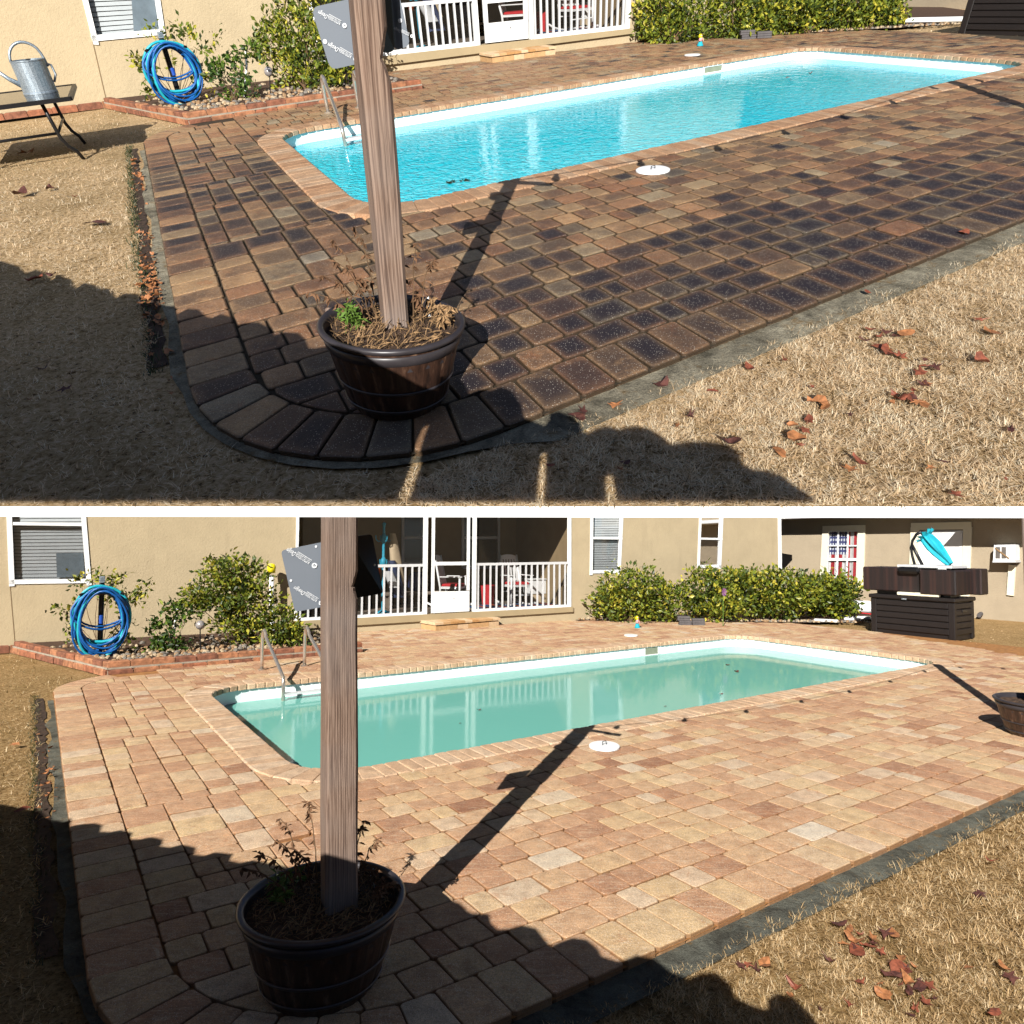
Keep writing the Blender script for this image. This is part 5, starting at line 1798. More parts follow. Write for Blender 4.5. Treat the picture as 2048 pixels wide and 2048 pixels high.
def build_hose(y):
    g = y.guv(199, 1310, 0.1) if y.i else y.guv(363, 205, 0.1)
    M = y.frame(g[0], g[1], 0.1, 0)
    t = thing(y, 'hose_stand', 'black hose stand with grey cap in the bed of the %s view' % y.view, 'hose stand', M, 'hose stands')
    part(y, 'pole', MB().lathe([(0.035, -0.1), (0.035, 0.92), (0.028, 0.95), (0.0001, 0.95)], 10), BLACKP, t, smooth=False)
    part(y, 'cap', MB().bbox((0, -0.02, 0.99), (0.07, 0.06, 0.09)), GALV, t)
    part(y, 'hanger', MB().tube([(0.0, -0.04, 0.8), (-0.18, -0.06, 0.83), (-0.26, -0.12, 0.8)], 0.02, 6).tube([(0.0, -0.04, 0.8), (0.18, -0.06, 0.83), (0.26, -0.12, 0.8)], 0.02, 6), BLACKP, t)
    part(y, 'tap', MB().tube([(0.0, -0.05, 0.5), (0.0, -0.1, 0.52), (0.0, -0.1, 0.42)], 0.025, 8), BLUEP, t)
    h = thing(y, 'garden_hose', 'blue and teal garden hose coiled on its stand in the %s view' % y.view, 'hose', M, 'coiled garden hoses')
    rnd = random.Random(4)
    for k in range(16):
        mb = MB()
        teal = k in (1, 6, 12)
        rx = rnd.uniform(0.25, 0.34)
        top = rnd.uniform(0.83, 0.9) + (0.03 if teal else 0)
        bot = rnd.uniform(-0.03, 0.2) if k not in (4, 9) else rnd.uniform(0.3, 0.45)
        cx, dy = rnd.uniform(-0.03, 0.03), -0.06 - 0.011 * k + rnd.uniform(-0.02, 0.02)
        path = []
        tl = rnd.uniform(-0.12, 0.12)
        for j in range(28):
            a = 2 * math.pi * j / 28
            z = (top + bot) / 2 + (top - bot) / 2 * math.sin(a)
            x = cx + rx * math.cos(a) * (1.0 + 0.1 * math.sin(a) * -1) + tl * (z - top) * 0.2
            path.append(Vector((x, dy + 0.03 * math.sin(a * 2 + k), z + 0.012 * math.sin(3 * a + k))))
        mb.tube(path, 0.014 if not teal else 0.02, 7, closed=True)
        part(y, 'coil', mb, HOSET if teal else HOSEB, h, smooth=True)

def build_bed_things(y):
    v = y.view
    # globe on a stake
    px = (400.6, 1250) if y.i else (537, 143)
    bp = (401, 1303) if y.i else (540, 190)
    b = y.g(*bp, 0.1)
    c = y.at_depth(*px, b)
    t = thing(y, 'garden_globe', 'silver crackle globe on a thin stake in the bed of the %s view' % v, 'garden globe', Matrix.Translation(b), 'garden globes')
    k = (b - CAM).y / FPX
    part(y, 'globe', MB().lathe([(9 * k * math.sin(math.pi * q / 10) + 0.0005, -9 * k * math.cos(math.pi * q / 10)) for q in range(11)], 16, c=c), GLOBE, t, world=True, smooth=True)
    part(y, 'stake', MB().tube([b - y.N * 0.03, c - y.N * (8.5 * k)], 1.2 * k, 6), BLACKM, t, world=True)
    # white pipes by the wall
    if y.i:
        pipes = [((345, 1288), [(352, 1235), (356, 1212), (354, 1205)], 2.6, 'crooked white pipe standing among the low plants of the lower view', None), ((546, 1262), [(543, 1200), (543, 1150)], 5.0, 'white pipe with a yellow cap beside the big shrub of the lower view', (543, 1137))]
    else:
        pipes = [((490, 196), [(493, 130), (492, 102), (489, 96)], 2.6, 'crooked white pipe standing among the low plants of the upper view', None)]
    for bp, pts, r, lab, cap in pipes:
        b = y.g(*bp, 0.1)
        if cap:
            b = Plane(y, (-3.2, facade_v(-3.2) - 0.25), (8.4, facade_v(8.4) - 0.25)).px(*bp)
        t = thing(y, 'white_pipe', lab, 'pipe', Matrix.Translation(b))
        k = (b - CAM).y / FPX
        path = [b] + [y.at_depth(*p, b) for p in pts]
        if cap:
            g0 = y.Y(b)
            path = [y.P(g0.x, g0.y, 0.05)] + path
        part(y, 'pipe', MB().tube(path, r * k, 8), WHITE, t, world=True, smooth=True)
        if cap:
            c = y.at_depth(*cap, b)
            part(y, 'cap', MB().lathe([(7.5 * k, -9 * k), (8.5 * k, 3 * k), (6 * k, 9 * k), (0.0005, 10 * k)], 12, c=c), YELLOW, t, world=True, smooth=True)
    # figurine, blocks
    g = y.guv(1274.8, 1256) if y.i else y.guv(1400, 92)
    t = thing(y, 'figurine', 'small painted figurine with yellow hair and blue skirt on the paving of the %s view' % v, 'figurine', y.frame(*g, 0.0, 0, 0.56), 'figurines')
    part(y, 'skirt', MB().lathe([(0.1, 0.0), (0.105, 0.02), (0.06, 0.13), (0.045, 0.17)], 14), TEALF, t, smooth=True)
    part(y, 'torso', MB().lathe([(0.045, 0.16), (0.06, 0.22), (0.045, 0.29), (0.02, 0.31)], 12), PINK, t, smooth=True)
    part(y, 'arm', MB().tube([(0.05, -0.01, 0.27), (0.09, -0.03, 0.2), (0.05, -0.07, 0.18)], 0.016, 6).tube([(-0.05, -0.01, 0.27), (-0.09, -0.03, 0.2), (-0.05, -0.07, 0.18)], 0.016, 6), PINK, t)
    part(y, 'head', MB().lathe([(0.045 * math.sin(math.pi * q / 8) + 0.001, 0.35 - 0.045 * math.cos(math.pi * q / 8)) for q in range(9)], 12), PINK, t, smooth=True)
    part(y, 'hair', MB().lathe([(0.06, 0.28), (0.062, 0.34), (0.05, 0.39), (0.02, 0.415), (0.001, 0.415)], 12, c=(0, 0.018, 0)), YELLOW, t, smooth=True)
    g = y.guv(1382, 1250) if y.i else y.guv(1510, 77)
    rnd = random.Random(2)
    dk = MATS.get('slate_grey_block') or simple('slate_grey_block', (84, 80, 80), 0.85, 0.2, 10, 0.3)
    for k in range(7):
        row = k % 4 if k < 4 else k - 4
        right = k >= 4
        z = 0.075 * row
        t = thing(y, 'grey_block', ('%s grey block of the %s stack before the hedge in the %s view' % (('bottom', 'second', 'third', 'top')[row] if not right else ('bottom', 'middle', 'top')[row], 'left' if not right else 'right', v)), 'block', y.frame(g[0], g[1], z * 0.6, -36, 0.6) @ Matrix.Translation(((0.24 if right else -0.24) + rnd.uniform(-0.03, 0.03), 0, 0)), 'grey blocks before the hedge')
        part(y, 'slab', MB().bbox((0, 0, 0.036), (0.44, 0.22, 0.07), 0.008), dk, t)
    if y.i:
        g = y.guv(1446, 1252)
        t = thing(y, 'purple_flower', 'purple flower ornament on a tall thin stalk before the hedge', 'flower', y.frame(*g, 0, 0))
        part(y, 'stalk', MB().tube([(0, 0, 0), (0.01, 0, 0.3), (0.02, 0, 0.66)], 0.009, 6), GREENLEAF, t)
        fl = MB()
        for k in range(8):
            a = k * 0.785
            fl.add([(0.02, -0.01, 0.66), (0.02 + 0.07 * math.cos(a - 0.3), -0.02, 0.67 + 0.07 * math.sin(a - 0.3)), (0.02 + 0.09 * math.cos(a), -0.03, 0.67 + 0.09 * math.sin(a)), (0.02 + 0.07 * math.cos(a + 0.3), -0.02, 0.67 + 0.07 * math.sin(a + 0.3))], [(0, 1, 2, 3)])
        part(y, 'petal', fl, PURPLE, t)

def build_step(y):
    """paver step under the screen door, measured on its front corners"""
    if y.i:
        f0, f1 = y.guv(871, 1262), y.guv(998, 1251)
        dep, top = 0.52, 0.155
    else:
        f0, f1 = y.guv(985, 126), y.guv(1111, 109)
        dep, top = 0.55, 0.165
    f0, f1 = Vector(f0), Vector(f1)
    d = (f1 - f0)
    d = Vector((d.length, -0.1 * d.length)).normalized() * d.length if False else d
    L = d.length
    d.normalize()
    n = Vector((-d.y, d.x))
    root = thing(y, 'paver_step', 'low step of tan pavers below the porch door in the %s view' % y.view, 'step', Matrix.Translation(y.P(f0.x, f0.y, 0)), 'porch steps')
    rnd = random.Random(5)
    tan = [MATS.get('step_paver_%s' % c) or simple('step_paver_%s' % c, rgb, 0.85, 0.15, 14, 0.4) for c, rgb in (('tan', (184, 146, 102)), ('gold', (174, 130, 82)), ('pale', (200, 170, 134)))]
    def blk(a0, a1, b0, b1, z0, z1, m):
        pts = [f0 + d * a + n * b for a, b in ((a0, b0), (a1, b0), (a1, b1), (a0, b1))]
        mb = MB()
        ctr = (pts[0] + pts[2]) / 2
        vs = [y.P(p.x, p.y, z0) for p in pts] + [y.P(p.x, p.y, z1 - 0.008) for p in pts] + [y.P(p.x + (ctr.x - p.x) * 0.08, p.y + (ctr.y - p.y) * 0.08, z1) for p in pts]
        fs = [(0, 1, 5, 4), (1, 2, 6, 5), (2, 3, 7, 6), (3, 0, 4, 7), (4, 5, 9, 8), (5, 6, 10, 9), (6, 7, 11, 10), (7, 4, 8, 11), (8, 9, 10, 11), (3, 2, 1, 0)]
        part(y, 'paver', mb.add(vs, fs), m, root, world=True)
    for k in range(6):
        a0, a1 = L * k / 6 + 0.003, L * (k + 1) / 6 - 0.003
        blk(a0, a1, 0.0, dep, 0.0, top - 0.058, tan[(k * 2 + 1) % 3] if k % 3 else tan[0])
    for k in range(9):
        a0, a1 = L * k / 9 - (0.02 if k == 0 else -0.002), L * (k + 1) / 9 + (0.02 if k == 8 else -0.002)
        blk(a0, a1, -0.02, dep * 0.5, top - 0.05, top, tan[rnd.choice((0, 1, 2, 2))])
        blk(a0, a1, dep * 0.5 + 0.004, dep + 0.02, top - 0.05, top, tan[rnd.choice((0, 1, 2, 2))])

def build_box(y):
    """storage box at the far end; wicker pieces and the folded parasol rest on it"""
    M = y.frame(12.16, 2.66, -0.03, -88)
    v = y.view
    t = thing(y, 'storage_box', 'dark brown plank sided storage box at the far end of the %s view' % v, 'storage box', M, 'storage boxes')
    W, D, H = 1.52, 0.85, 0.66
    part(y, 'core', MB().box((W / 2, D / 2, H / 2), (W - 0.05, D - 0.05, H)), RESIN, t)
    for k in range(5):
        z = 0.09 + k * 0.112
        part(y, 'plank', MB().bbox((W / 2, 0.012, z + 0.05), (W - 0.2, 0.03, 0.104), 0.012), RESIN, t)
        part(y, 'plank', MB().bbox((W - 0.012, D / 2, z + 0.05), (0.03, D - 0.16, 0.104), 0.012), RESIN, t)
    for x, yy in ((0.05, 0.05), (W - 0.05, 0.05), (W - 0.05, D - 0.05), (0.05, D - 0.05)):
        part(y, 'corner_post', MB().bbox((x, yy, H / 2), (0.11, 0.11, H), 0.012), RESIN, t)
    part(y, 'lid', MB().bbox((W / 2, D / 2, H + 0.035), (W + 0.06, D + 0.08, 0.07), 0.015), RESIN, t)
    part(y, 'latch', MB().bbox((W / 2 - 0.1, -0.042, H + 0.01), (0.09, 0.012, 0.03), 0.004), GALV, t)
    part(y, 'handle', MB().bbox((W + 0.004, D / 2, 0.5), (0.02, 0.22, 0.06), 0.01), BLACKP, t)
    if not y.i:
        return
    z0 = H + 0.075
    def on(name, label, cat, group=None):
        return thing(y, name, label, cat, M @ Matrix.Translation((0, 0, z0)), group)
    t = on('wooden_board', 'pale board lying on the storage box lid under the wicker', 'board')
    part(y, 'plank', MB().bbox((0.9, 0.02, 0.03), (0.75, 0.1, 0.055), 0.006), CREAM, t)
    t = on('wicker_sofa', 'long brown wicker seat piece on the left of the storage box', 'wicker furniture', 'wicker pieces on the storage box')
    part(y, 'woven_side', MB().bbox((0.38, 0.42, 0.28), (1.12, 0.75, 0.44), 0.02), WICKER, t)
    part(y, 'leg', MB().box((0.3, 0.4, 0.03), (0.5, 0.5, 0.06)), BLACKP, t)
    t = on('wicker_ottoman', 'brown checked wicker ottoman on the right of the storage box', 'wicker furniture', 'wicker pieces on the storage box')
    part(y, 'woven_side', MB().bbox((1.27, 0.3, 0.26), (0.62, 0.72, 0.43), 0.02), WICKER, t)
    part(y, 'leg', MB().box((1.25, 0.3, 0.024), (0.36, 0.4, 0.045)), BLACKP, t)
    t = on('wicker_stool', 'wicker stool end showing behind the checked ottoman', 'wicker furniture', 'wicker pieces on the storage box')
    part(y, 'woven_side', MB().bbox((1.42, 0.85, 0.27), (0.6, 0.32, 0.46), 0.02), WICKER, t)
    t = thing(y, 'glass_table_top', 'flat grey table top lying on the wicker pieces', 'table top', M @ Matrix.Translation((0, 0, z0 + 0.5)))
    part(y, 'top', MB().bbox((1.0, 0.36, 0.03), (0.98, 0.66, 0.05), 0.006), GREYW, t)
    part(y, 'dark_bag', MB().bbox((0.75, -0.02, -0.04), (0.4, 0.1, 0.12), 0.04), BLACKP, t)
    # folded parasol
    t = thing(y, 'folded_parasol', 'folded teal parasol leaning with its curved black arm on the stack', 'parasol', M @ Matrix.Translation((0, 0, z0 + 0.555)))
    part(y, 'arm', MB().tube([(0.72, 0.3, 0.0), (0.68, 0.3, 0.16), (0.66, 0.3, 0.3), (0.69, 0.3, 0.44), (0.77, 0.3, 0.56), (0.87, 0.3, 0.6)], 0.026, 8), BLACKM, t, smooth=True)
    part(y, 'brace', MB().tube([(0.68, 0.3, 0.36), (0.76, 0.3, 0.2), (0.86, 0.3, 0.0)], 0.03, 8), BLACKM, t, smooth=True)
    part(y, 'hub', MB().lathe([(0.035, -0.03), (0.05, 0.0), (0.04, 0.05)], 12, c=(0.9, 0.3, 0.56)), BLACKM, t, smooth=True)
    ax0, ax1 = Vector((0.9, 0.3, 0.55)), Vector((1.36, 0.3, 0.02))
    dd = (ax1 - ax0).normalized()
    u_ = dd.orthogonal().normalized()
    w_ = dd.cross(u_)
    vs, fs = [], []
    n, m = 24, 9
    prof = [0.05, 0.1, 0.11, 0.12, 0.115, 0.1, 0.085, 0.07, 0.05]
    for q in range(m):
        for k in range(n):
            a = 2 * math.pi * k / n
            r = prof[q] * (1 + 0.28 * math.cos(a * 6 + q * 0.25))
            vs.append(ax0.lerp(ax1, q / (m - 1)) + (u_ * math.cos(a) + w_ * math.sin(a)) * r)
    for q in range(m - 1):
        for k in range(n):
            fs.append((q * n + k, q * n + (k + 1) % n, (q + 1) * n + (k + 1) % n, (q + 1) * n + k))
    part(y, 'canopy', MB().add(vs, fs), TEALF, t)
    fl = MB()
    for k in range(9):
        a = k * 0.698
        p = ax0 + dd * 0.06 + (u_ * math.cos(a) + w_ * math.sin(a)) * 0.09
        o = (u_ * math.cos(a) + w_ * math.sin(a))
        s = dd.cross(o) * 0.045
        fl.prism([p - s, p + s, p + o * 0.09 - dd * 0.07 + s * 0.6, p + o * 0.1 - dd * 0.03 - s * 0.8], o * 0.004 + dd * 0.002)
    part(y, 'flap', fl, TEALF, t)

def build_clutter(y):
    """things on the ground between hedge and box"""
    if not y.i:
        g = y.guv(1840, 48)
        t = thing(y, 'white_gutter_pieces', 'white gutter lengths lying beyond the dark storage box of the upper view', 'gutter', y.frame(*g, 0.02, -70))
        for k in range(2):
            part(y, 'gutter_length', MB().bbox((0.1 * k, 0.25 * k, 0.05), (1.5, 0.14, 0.08), 0.02), WHITE, t)
        return
    g = y.guv(1690, 1238)
    t = thing(y, 'blue_cart', 'blue plastic yard cart half hidden behind the last hedge bush', 'cart', y.frame(g[0] + 0.3, g[1] + 0.3, 0, -50))
    part(y, 'tub', MB().lathe([(0.2, 0.12), (0.3, 0.4), (0.33, 0.56), (0.34, 0.56), (0.31, 0.56), (0.2, 0.16)], 4), BLUEP, t)
    part(y, 'wheel', MB().tube([(0.14 * math.cos(a * 0.5236), 0.32, 0.14 + 0.14 * math.sin(a * 0.5236)) for a in range(12)], 0.03, 6, closed=True), BLACKP, t, smooth=True)
    part(y, 'handle', MB().tube([(-0.25, 0.2, 0.5), (-0.3, 0.2, 0.95), (-0.3, -0.2, 0.95), (-0.25, -0.2, 0.5)], 0.018, 6), BLUEP, t)
    g = y.guv(1722, 1228)
    t = thing(y, 'white_tank', 'white rounded tank lying left of the storage box', 'tank', y.frame(*g, 0, -70))
    part(y, 'shell', MB().lathe([(0.001, -0.3), (0.1, -0.28), (0.15, -0.2), (0.15, 0.2), (0.1, 0.28), (0.001, 0.3)], 16).add([], []), WHITE, t, smooth=True, M=Matrix.Translation((0, 0, 0.17)) @ Matrix.Rotation(R(90), 4, 'Y'))
    part(y, 'red_strap', MB().tube([(-0.45, -0.12, 0.03), (-0.1, -0.18, 0.05), (0.3, -0.14, 0.02)], 0.014, 6), RED, t)
    for k, (px, L, lab) in enumerate((((1690, 1236), 1.1, 'long white board lying on the ground left of the storage box'), ((1652, 1244), 0.5, 'short white board at the pebble edge by the hedge'), ((1705, 1241), 0.35, 'small white tray on the ground before the white tank'))):
        g = y.guv(*px)
        t = thing(y, 'white_board', lab, 'board', y.frame(*g, 0.0, -62), 'white boards on the ground')
        part(y, 'board', MB().bbox((0, 0, 0.03), (L, 0.16, 0.055), 0.015), WHITE, t)
    a, b = y.g(1958, 1235), y.g(1990, 1220)
    t = thing(y, 'drain_pipe', 'grey drain pipe slanting out behind the storage box', 'pipe', Matrix.Translation(a))
    part(y, 'pipe', MB().tube([a + y.N * 0.06, b + y.N * 0.24], 0.06, 8), MATS['slate_grey_block'], t, world=True)
    g = y.guv(2013, 1232)
    t = thing(y, 'white_stake', 'thin white pipe stake in the grass by the wing wall', 'stake', y.frame(*g, 0, 0))
    part(y, 'stake_pipe', MB().tube([(0, 0, -0.05), (0, 0, 0.34)], 0.016, 8), WHITE, t)
    part(y, 'stake_cap', MB().lathe([(0.02, 0.34), (0.02, 0.37), (0.001, 0.375)], 8), GREYW, t)

def build_porch_things(y, pl, fs, dep):
    v = y.view
    def at(px, depth):
        s = pl.to(pl.px(*px, -depth))[0]
        return s
    def fr(s, depth, rot=0, k=1.0, dz=0.0):
        p = pl.sz(s, fs(s) - 0.01 + dz, -depth)
        c, n = math.cos(R(rot)), math.sin(R(rot))
        bx, by = pl.d, -pl.n
        if bx.cross(by).dot(y.N) < 0:
            bx = -bx
        x, yv = (bx * c + by * n) * y.sc * k, (by * c - bx * n) * y.sc * k
        z = y.N * y.h * k
        return Matrix(((x[0], yv[0], z[0], p[0]), (x[1], yv[1], z[1], p[1]), (x[2], yv[2], z[2], p[2]), (0, 0, 0, 1)))
    def rocker(label, M):
        t = thing(y, 'rocking_chair', label, 'rocking chair', M, 'white rocking chairs')
        W = 0.27
        part(y, 'seat', MB().bbox((0, 0, 0.42), (0.52, 0.48, 0.03), 0.008), WHITE, t)
        part(y, 'cushion', MB().bbox((0, -0.02, 0.475), (0.47, 0.44, 0.075), 0.03), RED, t)
        part(y, 'piping', MB().bbox((0, -0.02, 0.446), (0.485, 0.455, 0.018), 0.006), WHITE, t)
        for s in (-1, 1):
            part(y, 'leg', MB().tube([(s * W, -0.24, 0.06), (s * W, -0.24, 0.64)], 0.026, 8), WHITE, t, smooth=True)
            part(y, 'back_post', MB().tube([(s * W * 0.9, 0.2, 0.08), (s * W * 0.9, 0.22, 0.45), (s * W * 0.85, 0.36, 1.1)], 0.024, 8), WHITE, t, smooth=True)
            part(y, 'armrest', MB().bbox((s * (W + 0.01), -0.04, 0.655), (0.075, 0.52, 0.025), 0.01), WHITE, t)
            part(y, 'rocker', MB().tube([(s * W, -0.42, 0.075), (s * W, -0.2, 0.03), (s * W, 0.1, 0.025), (s * W, 0.4, 0.07), (s * W, 0.55, 0.13)], 0.024, 6), WHITE, t)
        for z, yy in ((0.24, -0.24), (0.3, 0.2)):
            part(y, 'stretcher', MB().tube([(-W, yy, z), (W, yy, z)], 0.015, 6), WHITE, t)
        top = MB()
        n = 8
        vs = []
        for k in range(n + 1):
            x = -W * 0.92 + 2 * W * 0.92 * k / n
            c = 0.05 * (1 - (2 * k / n - 1) ** 2)
            vs += [(x, 0.335, 1.0), (x, 0.36, 1.06 + c)]
        top.add([Vector(q) for q in vs], [(2 * k, 2 * k + 2, 2 * k + 3, 2 * k + 1) for k in range(n)])
        top.add([Vector(q) + Vector((0, 0.025, 0)) for q in vs], [(2 * k, 2 * k + 1, 2 * k + 3, 2 * k + 2) for k in range(n)])
        part(y, 'top_rail', top, WHITE, t)
        for k in range(6):
            x = -0.19 + 0.076 * k
            part(y, 'back_slat', MB().bar((x, 0.235, 0.5), (x * 0.98, 0.345, 1.02), (0, -1, 0.2), 0.042, 0.014), WHITE, t)
        part(y, 'lower_rail', MB().bar((-W * 0.9, 0.24, 0.56), (W * 0.9, 0.24, 0.56), (0, -1, 0.2), 0.05, 0.02), WHITE, t)
    if y.i:
        s1, s2, sb, sk, sr, sw = at((905, 1180), 1.3), at((1027, 1180), 1.3), at((982, 1180), 1.5), at((766, 1180), 0.9), at((1020, 1180), 1.2), at((1080, 1180), 1.6)
        ss = at((800, 1180), 1.7)
    else:
        s1, s2, sb, sk, sr, sw = at((1030, 20), 1.3), at((1142, 20), 1.3), at((1092, 20), 1.5), at((835, 20), 0.9), at((1130, 20), 1.2), at((1195, 20), 1.6)
        ss = at((880, 20), 1.7)
    rocker('white rocking chair with red cushion behind the screen door of the %s view' % v, fr(s1, 1.3, 52))
    rocker('white rocking chair with red cushion facing out behind the right railing of the %s view' % v, fr(s2, 1.15, 4))
    t = thing(y, 'red_bin', 'red bin between the rocking chairs on the porch of the %s view' % v, 'bin', fr(sb, 1.7), 'red bins')
    part(y, 'tub', MB().lathe([(0.15, 0), (0.19, 0.42), (0.2, 0.43), (0.18, 0.42), (0.15, 0.05)], 4), RED, t)
    t = thing(y, 'porch_rug', 'blue and orange rug on the porch floor of the %s view' % v, 'rug', fr(sr, 0.9), 'porch rugs')
    part(y, 'pile', MB().bbox((0, 0, 0.008), (2.1, 1.1, 0.012), 0.002), BLUEF, t)
    for k in range(5):
        part(y, 'stripe', MB().bbox((-0.8 + k * 0.42, 0.1, 0.0165), (0.14, 0.9, 0.003), 0.001), ORANGE, t)
    t = thing(y, 'white_cabinet', 'low white cabinet at the right end of the porch of the %s view' % v, 'cabinet', fr(sw, 1.75), 'porch cabinets')
    part(y, 'case', MB().bbox((0, 0, 0.36), (0.62, 0.36, 0.32), 0.01), WHITE, t)
    part(y, 'case_top', MB().bbox((0, 0, 0.535), (0.68, 0.42, 0.025), 0.006), WHITE, t)
    part(y, 'base', MB().bbox((0, 0, 0.1), (0.56, 0.32, 0.2), 0.01), TANF, t)
    t = thing(y, 'coat_rack', 'teal coat rack with hooks behind the left railing of the %s view' % v, 'coat rack', fr(sk, 0.9, -10), 'coat racks')
    part(y, 'pole', MB().lathe([(0.16, 0.0), (0.16, 0.02), (0.03, 0.06), (0.03, 1.7), (0.045, 1.74), (0.001, 1.78)], 12), TEALM, t, smooth=True)
    for z in (0.98, 1.45):
        part(y, 'collar', MB().lathe([(0.03, z - 0.1), (0.06, z - 0.04), (0.06, z + 0.05), (0.03, z + 0.1)], 10), TEALM, t, smooth=True)
        for k in range(4):
            a = k * math.pi / 2 + 0.3
            c, s = math.cos(a), math.sin(a)
            part(y, 'hook', MB().tube([(0.04 * c, 0.04 * s, z - 0.04), (0.12 * c, 0.12 * s, z - 0.06), (0.17 * c, 0.17 * s, z - 0.02), (0.18 * c, 0.18 * s, z + 0.06)], 0.012, 6), TEALM, t)
    def cloth(name, label, cat, x, z0, z1, w0, w1, mat, mat2=None, yy=0.0):
        t = thing(y, name, label, cat, fr(sk, 0.9, 0), None)
        vs, n, m = [], 14, 6
        for q in range(m + 1):
            for k in range(n):
                a = 2 * math.pi * k / n
                w_ = w0 + (w1 - w0) * (q / m) ** 0.7
                f = 1 + 0.18 * math.sin(a * 3 + q * 0.4)
                vs.append((x + w_ * f * math.cos(a) + 0.02 * q, yy + w_ * 0.5 * f * math.sin(a), z1 + (z0 - z1) * q / m))
        fs_ = [(q * n + k, q * n + (k + 1) % n, (q + 1) * n + (k + 1) % n, (q + 1) * n + k) for q in range(m) for k in range(n)]
        part(y, 'fabric', MB().add(vs, fs_), mat, t, smooth=True)
    cloth('tan_coat', 'tan coat hanging from the teal rack in the %s view' % v, 'coat', 0.2, 0.55, 1.55, 0.06, 0.15, TANF, yy=0.02)
    cloth('denim_jacket', 'dark denim jacket hanging below the tan coat in the %s view' % v, 'jacket', 0.16, 0.3, 1.02, 0.07, 0.17, DENIM, yy=-0.09)
    cloth('grey_towel', 'pale grey towel bunched on the railing beside the rack in the %s view' % v, 'towel', 0.02, 0.5, 0.82, 0.09, 0.11, GREYW, yy=-0.3)
    t = thing(y, 'flower_pot', 'orange clay pot hung on the teal rack in the %s view' % v, 'pot', fr(sk, 0.9, 0))
    part(y, 'pot', MB().lathe([(0.05, 0.72), (0.075, 0.86), (0.08, 0.87), (0.07, 0.86)], 12, c=(-0.14, -0.06, 0)), ORANGE, t, smooth=True)
    t = thing(y, 'blue_bag', 'dark blue bag on the porch bench behind the left railing of the %s view' % v, 'bag', fr(ss + 0.55, 1.9))
    part(y, 'bag_body', MB().bbox((0, 0, 0.55), (0.42, 0.25, 0.4), 0.08), MATS.get('navy_cloth') or simple('navy_cloth', (34, 44, 84), 0.85, 0.3, 9), t)
    t = thing(y, 'low_bench', 'low grey bench along the back of the porch in the %s view' % v, 'bench', fr(ss + 0.5, 1.9))
    part(y, 'bench_seat', MB().bbox((0, 0, 0.3), (1.5, 0.4, 0.06), 0.01), MATS['porch_floor_paint'], t)
    for s in (-0.65, 0.65):
        part(y, 'leg', MB().bbox((s, 0, 0.135), (0.06, 0.36, 0.27), 0.006), MATS['porch_floor_paint'], t)

